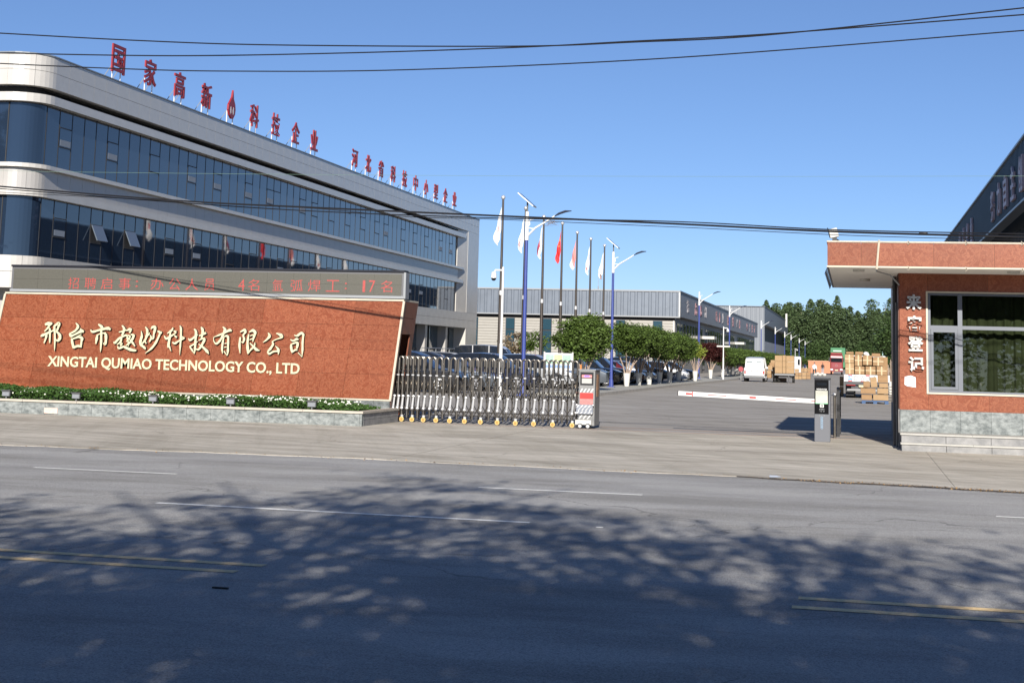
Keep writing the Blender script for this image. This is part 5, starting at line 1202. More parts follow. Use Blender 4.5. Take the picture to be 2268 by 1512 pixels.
def car(kind, paint, lb, x, y, rz, grp='cars parked beside the drive', rim=None, nm='parked_car'):
    """nose along +x. stations: x, half width, sill z, belt z, roof z, roof half width"""
    if kind == 'sedan':
        L, W, ST = 4.7, .90, [(-2.35, .72, .35, .80, .80, .7), (-2.28, .84, .24, .96, .97, .78), (-1.75, .90, .2, 1.02, 1.03, .80), (-1.15, .9, .2, 1.0, 1.36, .62), (-.55, .9, .2, .98, 1.46, .64), (.2, .9, .2, .95, 1.44, .63), (.55, .9, .2, .94, 1.36, .62), (1.15, .9, .2, .92, .93, .80), (1.8, .88, .2, .82, .84, .76), (2.2, .80, .24, .72, .73, .70), (2.35, .66, .34, .58, .58, .6)]
        wx_, r = (-1.38, 1.42), .33
    elif kind == 'suv':
        L, W, ST = 4.7, .94, [(-2.32, .76, .42, 1.0, 1.02, .7), (-2.27, .86, .30, 1.08, 1.18, .74), (-2.0, .94, .26, 1.08, 1.55, .70), (-1.5, .94, .24, 1.07, 1.68, .68), (-.4, .94, .24, 1.05, 1.72, .68), (.25, .94, .24, 1.03, 1.68, .66), (.55, .94, .24, 1.02, 1.56, .66), (1.1, .94, .24, 1.0, 1.06, .82), (1.85, .92, .24, .94, .97, .78), (2.25, .84, .28, .80, .82, .72), (2.35, .72, .38, .64, .64, .64)]
        wx_, r = (-1.40, 1.45), .37
    else:  # minivan
        L, W, ST = 3.9, .80, [(-1.95, .74, .40, .98, 1.0, .70), (-1.93, .79, .30, 1.05, 1.12, .70), (-1.80, .80, .28, 1.06, 1.75, .66), (-1.5, .80, .28, 1.05, 1.86, .64), (0, .8, .28, 1.04, 1.90, .64), (1.0, .8, .28, 1.02, 1.84, .62), (1.25, .8, .28, 1.0, 1.70, .62), (1.7, .79, .28, .98, 1.05, .70), (1.9, .74, .30, .8, .82, .66), (1.95, .68, .36, .6, .62, .62)]
        wx_, r = (-1.15, 1.25), .29
    t = thing(nm, lb, 'van' if kind == 'van' else 'car', (x, y, 0), rz, grp)
    rings = []
    for (sx, w, zs, zb, zr, wr) in ST:
        zm_ = (zs+zb)/2
        rings.append([(sx, -w*.92, zs), (sx, -w, zm_), (sx, -w*.97, zb), (sx, -wr, zr), (sx, -wr*.6, zr+(.035 if zr > 1.2 else .015)), (sx, wr*.6, zr+(.035 if zr > 1.2 else .015)), (sx, wr, zr), (sx, w*.97, zb), (sx, w, zm_), (sx, w*.92, zs)])
    n = 10; b = MB(); gl = MB()
    vs = [v for rg in rings for v in rg]
    for i in range(len(ST)-1):
        zr0, zr1, zb0, zb1 = ST[i][4], ST[i+1][4], ST[i][3], ST[i+1][3]
        green = max(zr0-zb0, zr1-zb1) > .25
        screen = green and abs((zr1-zr0)) > .16
        for j in range(n):
            f = (i*n+j, i*n+(j+1) % n, (i+1)*n+(j+1) % n, (i+1)*n+j)
            side = j in (2, 6); top = j in (3, 4, 5)
            if green and side and min(zr0-zb0, zr1-zb1) > .02: gl.add([vs[k] for k in f], [(0, 1, 2, 3)])
            elif screen and top and kind != 'van': gl.add([vs[k] for k in f], [(0, 1, 2, 3)])
            elif screen and top and kind == 'van' and i > 4: gl.add([vs[k] for k in f], [(0, 1, 2, 3)])
            else: b.add([vs[k] for k in f], [(0, 1, 2, 3)])
    b.add(rings[0], [tuple(range(n))]); b.add(rings[-1], [tuple(range(n-1, -1, -1))])
    import bmesh
    def weld(mb, nme, mt):
        me = mb.mesh(nme, mt, fix=False); bm = bmesh.new(); bm.from_mesh(me); bmesh.ops.remove_doubles(bm, verts=bm.verts, dist=.001); bmesh.ops.recalc_face_normals(bm, faces=bm.faces); bm.to_mesh(me); bm.free()
        me.polygons.foreach_set('use_smooth', [True]*len(me.polygons))
        try: me.set_sharp_from_angle(angle=R(38))
        except Exception: pass
        return me
    bo_ = put('body', weld(b, 'body', paint), t)
    put('window_glass', weld(gl, 'window_glass', glassd), t)
    # pillars
    pb = MB()
    for sgn in (-1, 1):
        for px_ in ((-.45, .42) if kind != 'van' else (-.7, .3, 1.05)):
            st = min(ST, key=lambda q: abs(q[0]-px_)); pb.tube([(px_, sgn*(st[1]*.975), st[3]), (px_-.03, sgn*(st[5]+.015), st[4]-.02)], .028, 4)
    pb.build('pillar', black if kind != 'van' else paint, t)
    for wx0 in wx_:
        for sgn in (-1, 1):
            wo = thing_part(t, wx0, sgn, W, r, rim)
    # arches, lights, plate
    for sgn in (-1, 1):
        for wx0 in wx_: MB().cyl((wx0, sgn*(W+.004), r+.02), (wx0, sgn*(W-.12), r+.02), r*1.16, n=16).build('wheel_arch', black, t)
    for sgn in (-1, 1):
        hx = L/2-.10; MB().box(hx-.10, hx+.02, sgn*.58-.17, sgn*.58+.17, ST[-2][3]-.14, ST[-2][3]-.02).build('headlight', mat('headlight', (.7, .72, .75), .15), t)
        MB().box(-L/2-.005, -L/2+.08, sgn*.66-.10 if kind != 'van' else sgn*.70-.05, sgn*.66+.10 if kind != 'van' else sgn*.70+.05, .62 if kind == 'van' else .78, .95 if kind != 'van' else .86).build('tail_light', mat('tail_red', (.35, .02, .02), .25), t)
        MB().box(.75, .90, sgn*(W+.02)-.08, sgn*(W+.02)+.08, ST[3][3]-.02, ST[3][3]+.13).build('mirror', paint, t)
    MB().box(L/2-.09, L/2+.01, -.5, .5, .38, .56).build('grille', black, t)
    MB().box(-L/2-.02, -L/2+.1, -W*.92, W*.92, .30, .48).build('bumper', greyp if kind == 'van' else paint, t)
    MB().box(-L/2-.026, -L/2-.021, -.22, .22, .52 if kind != 'van' else .60, .64 if kind != 'van' else .72).build('number_plate', mat('plate_blue', (.35, .55, .65), .5), t)
    return t
def thing_part(t, wx0, sgn, W, r, rim):
    o = put('wheel', WT1, t, (wx0, sgn*(W-.10), r), (0, 0, 0 if sgn < 0 else math.pi), (r/.34, 1, r/.34))
    put('rim', rim or RIM, o); return o
paints = {k: mat('paint_'+k, c, .25, coat=.6, metal=mm) for k, c, mm in (('black', (.010, .010, .012), 0), ('white', (.55, .55, .55), 0), ('grey', (.10, .115, .135), .4), ('silver', (.45, .46, .47), .5), ('navy', (.015, .02, .05), .2), ('brown', (.06, .035, .03), .2), ('maroon', (.10, .012, .015), .1))}
row = [(64.5, 'suv', 'black', 'black car nearest the folding gate, white spoked wheels showing through its bars', -18.6, 0), (69.5, 'sedan', 'grey', 'grey sedan second from the folding gate in the car park', -18.2, 0), (74.5, 'suv', 'navy', 'dark blue car parked behind the middle of the folding gate', -17.4, 0),
       (80.5, 'suv', 'silver', 'silver car parked behind the right half of the folding gate', -16.6, 0), (87.5, 'suv', 'grey', 'grey people carrier parked behind the second solar street lamp', -15.9, 0),
       (91.4, 'suv', 'black', 'black high-bodied car just right of the grey people carrier', -15.7, 0), (95.4, 'suv', 'black', 'second black car behind the limewashed trunks', -15.6, 0), (99.8, 'sedan', 'maroon', 'dark maroon car half hidden by the limewashed trunks', -15.5, 0),
       (104.2, 'sedan', 'silver', 'silver sedan between the limewashed trunks', -15.4, 0), (108.8, 'suv', 'black', 'black van-like car at the end of the limewashed trunks', -15.0, 0), (116.5, 'sedan', 'white', 'white sedan with its nose at the drive, right of the limewashed trunks', -14.4, 0),
       (121.5, 'sedan', 'black', 'black sedan showing only its nose beyond the white sedan', -14.2, 0)]
for (y, kd, pt, lb, xc, rz) in row: car(kd, paints[pt], lb, xc, y, rz, rim=RIMW if y < 66 else None)
row2 = [(70, 'suv', 'white', 'white car deep in the car park by the sign wall end', -24.3), (77, 'sedan', 'silver', 'silver car deep in the car park left of the white van', -24.6), (84, 'suv', 'black', 'black car in the second row below the office handrail', -24.6), (91, 'suv', 'white', 'white car in the second row just before the white van', -25.2),
        (106, 'suv', 'white', 'white car in the far row right of the white van, by the camera pole', -25.3), (112, 'suv', 'navy', 'dark car in the far row behind the flagpoles', -24.6)]
for (y, kd, pt, lb, xc) in row2: car(kd, paints[pt], lb, xc, y, math.pi, 'second row of parked cars')
pv = AY(1078, 780, 99); vn = car('van', paints['white'], 'white minibus parked in profile beyond the gate, roof above the other cars', pv.x, 99, 0, 'second row of parked cars', nm='parked_van'); vn.scale = (1.1, 1, 1.18)
# white van seen from behind on the drive
van = car('van', paints['white'], 'white minivan standing on the drive, seen from behind', -8.0, 131, math.pi/2, None, nm='white_van')
for s in (-1, 1):
    b = MB(); b.prism([(s*.36-.24, 1.15), (s*.36+.24, 1.15), (s*.36+.22, 1.58), (s*.36-.22, 1.58)], -1.86, -1.83, 'x'); o = b.build('rear_window', mat('van_glass', (.18, .22, .23), .15), van); o.rotation_euler = (0, 0, 0)
    MB().box(-1.98, -1.965, s*.2-.09, s*.2+.09, .84, .88).build('badge', greyl, van)
van.scale = (1, 1.08, 1.05)
# ------------------------------------------------------------ cartons
def carton_obj(x0, x1, y, dpt, z0, z1, lb, grp, mt=carton, cat='box', straps=False, tilt=0., nm='cardboard_box'):
    cx_, cz_ = (x0+x1)/2, z0
    t = thing(nm, lb, cat, (cx_, y, cz_), 0, grp); w = (x1-x0)/2; h = z1-z0
    if tilt: t.rotation_euler = (0, tilt, 0)
    b = MB(); b.box(-w+.006, w-.006, 0, dpt, .004, h-.004); b.build('carton', mt, t, bevel=.01)
    if straps:
        b = MB(); b.box(-.035, .035, -.006, -.001, .006, h-.006); b.build('tape', tape, t); b = MB(); b.box(-w+.01, w-.01, -.0075, -.0065, h*.5-.025, h*.5+.025); b.build('tape', tape, t)
        b = MB(); b.box(-w*.5, w*.5, -.003, -.001, h*.66, h*.74); b.build('print', mat('carton_print', (.36, .24, .14), .8), t)
    else:
        b = MB(); b.box(-w+.01, w-.01, -.004, -.001, h*.48, h*.52); b.build('flap_seam', mat('seam', (.40, .25, .13), .8), t)
    return t
def rect(zx0, zy0, zx1, zy1, ox, oy, sc_, Y):
    a = AY(ox+zx0/sc_, oy+zy0/sc_, Y); c = AY(ox+zx1/sc_, oy+zy1/sc_, Y); return a.x, c.x, c.z, a.z
# loaded flatbed truck on the right
TY = 79.5
tr = thing('flatbed_truck', 'small flatbed truck seen from behind, white tailgate and load of cartons', 'truck')
x0, x1, z0, z1 = rect(262, 700, 1130, 860, 1840, 750, 8.894, TY); x1 = x0+2.22
TZ0 = z0; TZ1 = z1
MB().box(x0, x1, TY-.04, TY, TZ0, TZ1).build('tailgate', white, tr)
MB().box(x0, x0+.04, TY+.001, TY+4.6, TZ0, TZ1).build('side_board', mat('side_board', (.55, .58, .62), .5), tr); MB().box(x1-.04, x1, TY+.001, TY+4.6, TZ0, TZ1).build('side_board', MATS['side_board'], tr)
MB().box(x0+.05, x1-.05, TY+.01, TY+4.6, TZ0-.08, TZ0+.02).build('bed', greyp, tr)
MB().box(x0+.02, x1-.02, TY-.05, TY+.02, TZ0-.16, TZ0-.005).build('rear_beam', mat('chassis', (.05, .05, .055), .6), tr)
MB().box(x0+.35, x1-.35, TY+.1, TY+5.5, TZ0-.35, TZ0-.09).build('chassis', MATS['chassis'], tr)
MB().box(x0+.15, x1-.1, TY-.02, TY+.06, .36, .46).build('under_run_bar', mat('bar_grey', (.22, .22, .22), .5), tr)
MB().box(x0+.12, x0+.55, TY-.03, TY-.005, .62, .80).build('lamp_cluster', MATS['tail_red'], tr); MB().box(x0+.13, x0+.50, TY-.035, TY-.031, .72, .80).build('lamp_white', white, tr)
MB().box(x0+.72, x0+1.15, TY-.02, TY+.0, .55, .76).build('number_plate', mat('plate_yellow', (.55, .50, .30), .5), tr)
for xx_ in (x0+.03, x1-.60):
    for k in range(2):
        b = MB(); b.cyl((xx_+.04+k*.27, TY+1.0, .40), (xx_+.26+k*.27, TY+1.0, .40), .40, n=18); b.build('wheel', rubber, tr, smooth=True)
for xx_ in (x0+.10, x1-.35):
    b = MB(); b.cyl((xx_, TY+4.4, .40), (xx_+.25, TY+4.4, .40), .40, n=18); b.build('wheel', rubber, tr, smooth=True)
for xx_ in (x0+.08, x1-.48): MB().box(xx_, xx_+.4, TY+.45, TY+.47, .12, .62).build('mudflap', black, tr)
MB().box(x0+.08, x1-.08, TY+4.75, TY+6.3, .55, 2.15).build('cab', paints['white'], tr, bevel=.08)
MB().box(x0+.25, x1-.25, TY+4.72, TY+4.745, 1.4, 1.95).build('cab_window', glassd, tr)
for k in range(3): MB().box(x0+.2+k*.85, x0+.4+k*.85, TY-.052, TY-.041, TZ1-.05, TZ1-.01).build('reflector', redp, tr)
for k in range(3): MB().box(x0+.2+k*.6, x0+.4+k*.6, TY-.052, TY-.041, TZ0+.005, TZ0+.04).build('reflector', redp, tr)
tzc = (TZ0+TZ1)/2
for ch, cx_, mt_ in (('冀', .30, bluel), ('D', .60, greyl), ('W', .90, greyl), ('3', 1.18, greyl), ('6', 1.46, greyl)):
    put('plate_character', text_mesh(ch, .22, .25, .006, mt_, '-y', bold=.02), tr, (x0+cx_, TY-.045, tzc))
load = [('bottom row of the truck load, leftmost', 285, 480, 462, 700), ('bottom row of the truck load, second', 472, 540, 668, 705), ('bottom row of the truck load, third', 682, 540, 886, 712), ('bottom row of the truck load, rightmost', 900, 540, 1105, 722),
        ('second tier of the truck load, leftmost', 275, 305, 458, 482), ('second tier of the truck load, tall narrow one', 468, 312, 620, 538), ('second tier of the truck load, below the white bag', 628, 326, 815, 522), ('second tier of the truck load, right of the bag', 828, 358, 1042, 538),
        ('top of the truck load, leftmost', 300, 252, 452, 304), ('top of the truck load, beside the white bag', 480, 252, 640, 312), ('top of the truck load, right end', 806, 284, 978, 357), ('upper right step of the truck load', 979, 338, 1030, 357)]
for (lb, a, b_, c, e) in load:
    r = rect(a, b_, c, e, 1840, 750, 8.894, TY+.08); carton_obj(r[0], r[1], TY+.06, .7, max(r[2], TZ1-.12), r[3], 'strapped carton, '+lb, 'cartons on the flatbed truck', carton2 if a % 2 else carton, straps=(e-b_) > 100)
for k in range(3):
    for j in range(2): carton_obj(x0+.08+k*.7, x0+.75+k*.7, TY+.9+j*.9, .85, TZ0+.03, TZ0+1.25, 'carton deeper in the truck load, %s behind the rear tiers' % ORD[k*2+j], 'cartons on the flatbed truck')
wb = thing('white_bag', 'white plastic bag on top of the truck load of cartons', 'bag', tuple(AY(1840+695/8.894, 750+320/8.894, TY+.3)))
b = MB(); b.ball((0, 0, .06), .13, 10, 7, sx=1.1, sz=.8); b.ball((.06, .02, .0), .11, 8, 6); b.build('bag_body', white, wb, smooth=True)
for (lb, a, b_, c, e) in (('pale carton on the ground left of the truck wheels, upper', 212, 742, 254, 868), ('pale carton on the ground left of the truck wheels, lower', 212, 872, 254, 990)):
    r = rect(a, b_, c, e, 1840, 750, 8.894, TY+3); z_ = 0 if 'lower' in lb else .52; carton_obj(r[0]-.1, r[1], TY+3, .6, z_, z_+.5, lb, 'cartons beside the truck', carton2)
# pallet with cartons
PYY = 69.2
pt = thing('pallet', 'blue plastic pallet on the ground under the nearest carton pile', 'pallet')
r = rect(612, 1245, 1138, 1310, 1840, 750, 8.894, PYY); zp = .145
palb = mat('pallet_blue', (.02, .065, .16), .6)
MB().box(r[0], r[1], PYY, PYY+1.0, .10, zp).build('deck', palb, pt)
for k in range(3): MB().box(r[0]+(r[1]-r[0]-.16)*k/2, r[0]+(r[1]-r[0]-.16)*k/2+.16, PYY, PYY+1.0, 0, .099).build('runner', palb, pt)
pile = [('bottom left on the blue pallet, with white label', 602, 1130, 815, 1248, 0), ('bottom right on the blue pallet, widest', 832, 1130, 1138, 1256, 0), ('second layer left on the blue pallet', 585, 1000, 886, 1124, 0), ('second layer right on the blue pallet', 914, 1005, 1136, 1126, 0),
        ('small dark one on the upper left of the pallet pile', 640, 868, 776, 994, 0), ('tilted one standing in the middle of the pallet pile', 790, 790, 925, 994, .10), ('third layer right on the pallet pile', 950, 908, 1132, 1003, 0), ('topmost on the right of the pallet pile', 922, 752, 1132, 906, 0)]
off_z = None
for (lb, a, b_, c, e, tl) in pile:
    q = rect(a, b_, c, e, 1840, 750, 8.894, PYY); 
    if off_z is None: off_z = q[2]-zp
    carton_obj(q[0], q[1], PYY+.02, .62, q[2]-off_z, q[3]-off_z, 'brown carton, '+lb, 'cartons on the blue pallet', carton2 if e > 990 and a > 700 else carton, tilt=-tl)
# wooden pallets and limewashed stump by the gatehouse edge
ps = thing('pallet_stack', 'stack of grey wooden pallets between the carton pile and the gatehouse', 'pallets', (AY(1978, 880, 74).x, 74, 0))
for k in range(6): MB().box(-.4, .5, 0, 1.0, k*.13, k*.13+.03).build('pallet_deck', mat('old_wood', (.25, .22, .18), .9), ps); 
for k in range(6):
    for j in range(3): MB().box(-.4+j*.4, -.3+j*.4, 0, 1.0, k*.13+.031, k*.13+.129).build('pallet_block', mat('old_wood_dark', (.10, .09, .08), .9), ps)
for k, px in enumerate((1974, 1981)):
    p = AY(px, 850, 92); t = thing('limewashed_trunk', 'short limewashed tree trunk right of the truck, %s of two' % ORD[k], 'tree trunk', (p.x, 92, 0)); put('trunk', base_l, t); put('stems', stA[k], t)
# trailer load in the middle distance
MY = 129.
tl = thing('trailer', 'flat trailer on the drive carrying tall carton stacks, beside the white van', 'trailer')
x0, x1, z0, z1 = rect(785, 705, 1225, 745, 1640, 760, 10.309, MY)
MB().box(x0, x1, MY, MY+3.2, .62, .75).build('bed', mat('chassis', (.05, .05, .055), .6), tl)
MB().box(x0-.02, x1+.02, MY-.04, MY, .60, .70).build('rear_rail', mat('bar_grey', (.22, .22, .22), .5), tl)
MB().box(x0+.3, x1-.3, MY+.2, MY+3.0, .38, .60).build('chassis', MATS['chassis'], tl)
for xx_ in (x0-.12, x0+.2, x1-.18):
    b = MB(); b.cyl((xx_, MY+.9, .33), (xx_+.2, MY+.9, .33), .33, n=16); b.build('wheel', rubber, tl, smooth=True)
MB().box(x0+1.05, x0+1.15, MY+.05, MY+.15, 0, .6).build('prop_leg', MATS['chassis'], tl)
for ci_, (a, c) in enumerate(((785, 955), (958, 1035), (1040, 1225))):
    for j in range(3):
        e0, e1 = 705-(705-285)*j/3, 705-(705-285)*(j+1)/3
        q = rect(a, e1, c, e0, 1640, 760, 10.309, MY); carton_obj(q[0], q[1], MY+.02, 1.0, .755+(q[3]-q[2])*j, .755+(q[3]-q[2])*(j+1), 'carton on the trailer, %s stack from the left, %s layer' % (ORD[ci_], ('bottom', 'middle', 'top')[j]), 'cartons on the trailer', carton2)
lp = [(690, 380, 785, 500), (665, 440, 775, 520), (630, 500, 742, 612), (742, 500, 784, 690), (620, 618, 728, 705), (620, 706, 728, 792), (728, 620, 784, 700)]
for k, (a, b_, c, e) in enumerate(lp):
    q = rect(a, b_, c, e, 1640, 760, 10.309, MY+4-k*.1); y_ = MY+4-k*.25
    carton_obj(q[0], q[1], y_, .8, max(0, q[2]), q[3], 'carton in the stepped pile left of the trailer, %s down from the top' % ORD[k], 'stepped carton pile left of the trailer', carton if k % 2 else carton2)
bx = carton_obj(-8.6+1.9, -8.6+3.0, MY+4.2, 1.5, 0, 1.0, 'large carton at the foot of the stepped pile behind the trailer', 'stepped carton pile left of the trailer')
rp_ = [(1240, 560, 1330, 640), (1240, 642, 1330, 720), (1240, 722, 1330, 800), (1332, 640, 1400, 720), (1332, 722, 1400, 800), (1380, 540, 1450, 636), (1452, 540, 1520, 636), (1522, 540, 1600, 636), (1405, 640, 1500, 716), (1502, 640, 1600, 716), (1405, 718, 1500, 796), (1502, 718, 1600, 796)]
RY = 158
for k, (a, b_, c, e) in enumerate(rp_):
    q = rect(a, b_, c, e, 1640, 760, 10.309, RY); carton_obj(q[0], q[1], RY, .8, max(0, q[2]-.10), q[3]-.10, 'carton in the low pile right of the trailer, %s counted from the trailer' % ORD[k], 'low carton pile right of the trailer', carton if k % 2 else carton2)
sv = AY(1770, 810, 168); s2 = thing('small_truck', 'small white cab partly hidden behind the carton pile right of the trailer', 'truck', (sv.x-.35, 168, 0), 0)
MB().box(-.9, .55, 0, 2.0, .5, 2.3).build('cab', paints['white'], s2, bevel=.12); MB().box(.20, .42, -.01, .0, 1.4, 2.0).build('cab_window', glassd, s2)
for xx_ in (-.75, .3): MB().cyl((xx_, 1, .4), (xx_+.2, 1, .4), .4, n=14).build('wheel', rubber, s2)
# red lorry with green container
LY = 235.
a, c = AY(1839.5, 829, LY), AY(1866, 829, LY); xm = (a.x+c.x)/2
lo = thing('container_lorry', 'red lorry facing the gate with a green container behind its cab', 'lorry', (xm, LY, 0)); hw = (c.x-a.x)/2*1.06
MB().box(-hw, hw, 0, 2.0, .75, 2.95).build('cab', mat('lorry_red', (.20, .018, .024), .35), lo, bevel=.12)
MB().box(-hw*.88, hw*.88, -.03, -.001, 1.85, 2.45).build('windscreen', glassd, lo)
MB().box(-hw*.92, hw*.92, -.20, .9, 2.96, 3.25).build('roof_deflector', MATS['lorry_red'], lo, bevel=.1)
MB().box(-hw*.9, hw*.9, -.06, -.031, 2.50, 2.72).build('sun_visor', mat('visor', (.75, .55, .55), .5), lo)
MB().box(-hw*.7, hw*.7, -.04, -.002, 1.05, 1.62).build('grille', mat('lorry_grille', (.20, .02, .025), .5), lo)
b = MB(); b.tube([(math.cos(k*.52)*.16, -.05, 1.38+math.sin(k*.52)*.16) for k in range(13)], .018, 4, False); b.build('grille_badge', steel2, lo)
MB().box(-hw, hw, -.08, -.0, .45, .95).build('bumper', mat('lorry_bumper', (.16, .018, .022), .4), lo)
for s in (-1, 1):
    MB().box(s*hw*.75-.18, s*hw*.75+.18, -.10, -.081, .68, .86).build('headlight', MATS['headlight'], lo)
    b = MB(); b.cyl((s*(hw-.15)-.12, 1.1, .5), (s*(hw-.15)+.12, 1.1, .5), .5, n=16); b.build('wheel', rubber, lo)
    MB().box(s*(hw+.12)-.09, s*(hw+.12)+.09, -.05, .1, 1.9, 2.5).build('mirror', black, lo)
MB().box(-.22, .22, -.10, -.081, .60, .74).build('number_plate', mat('plate_yellow', (.55, .50, .30), .5), lo)
MB().box(-hw*.95, hw*1.35, 2.6, 12, 1.1, 4.0).build('container', mat('container_green', (.02, .15, .055), .5), lo)
MB().box(-.5, .7, 2.57, 2.599, 3.45, 3.6).build('container_mark', mat('mark_pale', (.5, .75, .55), .5), lo)
MB().box(-hw*.8, hw*.8, 2.0, 12, .6, 1.05).build('chassis', black, lo)
# ------------------------------------------------------------ people far off
def person(lb, x, y, rz, top, trousers, pose, h=1.68):
    t = thing('person', lb, 'person', (x, y, 0), rz)
    me = bpy.data.meshes.new('body')
    J = dict(pel=(0, 0, .92), ch=(0, .02, 1.22), nk=(0, .01, 1.42), hd=(0, -.02, 1.55), tp=(0, -.02, 1.66), hl=(-.10, 0, .88), kl=(-.12, pose[0]*.12, .48), fl=(-.13, pose[0]*.02-.02, .06), tl=(-.13, -.14, .03), hr=(.10, 0, .88), kr=(.12, -pose[0]*.14, .49), fr=(.13, -pose[0]*.26, .06), tr=(.13, -pose[0]*.26-.13, .03),
             sl=(-.19, .02, 1.36), el=(-.25, .0+pose[1]*.05, 1.10), wl=(-.22, -.16*pose[1]-.02, .90), gl=(-.21, -.2*pose[1]-.02, .82), sr=(.19, .02, 1.36), er=(.26, .0, 1.10), wr=(.24, -.14, .88), gr=(.24, -.16, .80))
    ks = list(J); E_ = [('pel', 'ch'), ('ch', 'nk'), ('nk', 'hd'), ('hd', 'tp'), ('pel', 'hl'), ('hl', 'kl'), ('kl', 'fl'), ('fl', 'tl'), ('pel', 'hr'), ('hr', 'kr'), ('kr', 'fr'), ('fr', 'tr'), ('ch', 'sl'), ('sl', 'el'), ('el', 'wl'), ('wl', 'gl'), ('ch', 'sr'), ('sr', 'er'), ('er', 'wr'), ('wr', 'gr')]
    me.from_pydata([J[k] for k in ks], [(ks.index(a), ks.index(b)) for a, b in E_], []); me.materials.append(top)
    o = put('body', me, t); md = o.modifiers.new('skin', 'SKIN'); rad = dict(pel=.15, ch=.16, nk=.06, hd=.10, tp=.07, hl=.10, kl=.065, fl=.045, tl=.04, hr=.10, kr=.065, fr=.045, tr=.04, sl=.07, el=.05, wl=.035, gl=.045, sr=.07, er=.05, wr=.035, gr=.045)
    sv_ = me.skin_vertices[0].data
    for i, k in enumerate(ks): sv_[i].radius = (rad[k], rad[k]*(.75 if k in ('ch', 'pel') else 1)); sv_[i].use_root = (k == 'pel')
    o.modifiers.new('sub', 'SUBSURF').levels = 1; o.modifiers['sub'].render_levels = 1
    hd_ = MB(); hd_.ball((0, -.02, 1.62), .108, 10, 8, sz=1.15); hd_.build('hair', black, t, smooth=True)
    fc = MB(); fc.ball((0, -.075, 1.585), .075, 8, 6, sz=1.25); fc.build('face', mat('skin', (.45, .28, .2), .6), t, smooth=True)
    b = MB()
    for s, k in ((-1, 'kl'), (1, 'kr')):
        p_, q_, f_ = J['hl' if s < 0 else 'hr'], J[k], J['fl' if s < 0 else 'fr']; b.tube([(p_[0], p_[1], p_[2]+.04), q_, (f_[0], f_[1], .12)], [.115, .085, .068], 8)
    b.build('trousers', trousers, t, smooth=True); return t
person('person in a white and black top walking on the drive beside the far carton pile', AY(1804, 830, 205).x, 205, .4, mat('cloth_white', (.6, .62, .68), .8), mat('cloth_dark', (.02, .03, .03), .8), (1, 1))
person('person dressed in black standing before the far brick wall', AY(1822, 825, 245).x, 245, -.3, mat('cloth_black', (.02, .015, .02), .8), mat('cloth_grey', (.3, .28, .3), .8), (.4, 0))
cs = thing('plastic_sacks', 'pile of white plastic sacks on the ground between the two far people', 'sacks', (AY(1815, 832, 200).x, 200, 0))
b = MB()
for k in range(5): b.ball((k*.28-.5, (k % 2)*.3, .2+(k % 2)*.12), .26, 8, 6, sz=.75)
b.build('sack', white2, cs, smooth=True)
rbk = AY(1585, 850, 150)
rd = thing('red_sign_disc', 'small red round board by the hedge left of the white van', 'sign', (AY(1641, 820, 140).x, 140, 0))
b = MB(); b.cyl((0, 0, .95), (0, .04, .95), .22, n=18); b.build('disc', mat('disc_red', (.28, .03, .04), .5), rd); MB().cyl((0, .06, 0), (0, .06, 1.0), .03, n=6).build('post', greyl, rd)

# ------------------------------------------------------------ overhead wires
def wire(pts, Y, r, lb, mt=black, nm='overhead_cable', grp='overhead cables'):
    P = [AY(x, y, Y if not isinstance(Y, tuple) else Y[0]+(Y[1]-Y[0])*x/2268) for x, y in pts]; p = [tuple(q) for q in P]
    sm = catmull([(a[0], a[1], a[2]) for a in p], 10)
    d0 = Vector(sm[0])-Vector(sm[6]); d1 = Vector(sm[-1])-Vector(sm[-7])
    sm = [tuple(Vector(sm[0])+d0*k) for k in (12, 6, 2)]+sm+[tuple(Vector(sm[-1])+d1*k) for k in (2, 6, 12)]
    b = MB(); b.tube(sm, r, 5); o = b.build(nm, mt, None, smooth=True); tag(o, lb, 'cable', grp); return o
wire([(0, 74), (300, 90), (600, 100), (1134, 103), (1400, 94), (1700, 78), (2268, 18)], 22.4, .011, 'black overhead cable, highest of the three crossing the upper sky')
wire([(0, 118), (380, 124), (760, 118), (1134, 106), (1400, 92), (1700, 76), (2268, 33)], 22.7, .011, 'black overhead cable, middle of the three crossing the upper sky')
wire([(0, 141), (250, 152), (500, 158), (900, 155), (1500, 128), (2268, 68)], 22.2, .010, 'black overhead cable, lowest of the three crossing the upper sky')
wire([(0, 413), (400, 445), (700, 460), (1100, 478), (1500, 496), (1850, 513), (2268, 525)], (33.0, 28.7), .020, 'thick twisted cable bundle sagging across the office front to the gatehouse')
wire([(0, 418), (400, 449), (700, 468), (1100, 483), (1500, 491), (1850, 509), (2268, 518)], (33.1, 28.8), .012, 'thinner cable wound around the thick bundle before the gatehouse')
wire([(400, 446), (700, 462), (900, 480), (1100, 486), (1500, 503), (1850, 520), (2100, 528), (2268, 531)], (33.2, 28.9), .007, 'thin lower cable hanging just beneath the thick bundle')
wire([(0, 378), (150, 381), (700, 387), (1200, 390), (1700, 391), (2268, 390)], 29, .003, 'fine pale green cord stretched across the middle of the sky', mat('cord_green', (.13, .21, .17), .6))
tw = thing('twig_tangle', 'small tangle of twigs and wire caught on the cable bundle by the lamp head', 'debris', tuple(AY(1222, 490, 30.7)))
b = MB(); rn = random.Random(4)
for k in range(14): b.tube([(rn.uniform(-.12, .12), 0, rn.uniform(-.05, .03)), (rn.uniform(-.12, .12), rn.uniform(-.03, .03), rn.uniform(-.08, .02)), (rn.uniform(-.15, .15), 0, rn.uniform(-.12, .04))], .003, 3)
b.build('twigs', bark, tw)
cl_ = thing('cable_clamp', 'dark clamp lump on the cable bundle above the gatehouse canopy', 'clamp', tuple(AY(2045, 517, 29.1)))
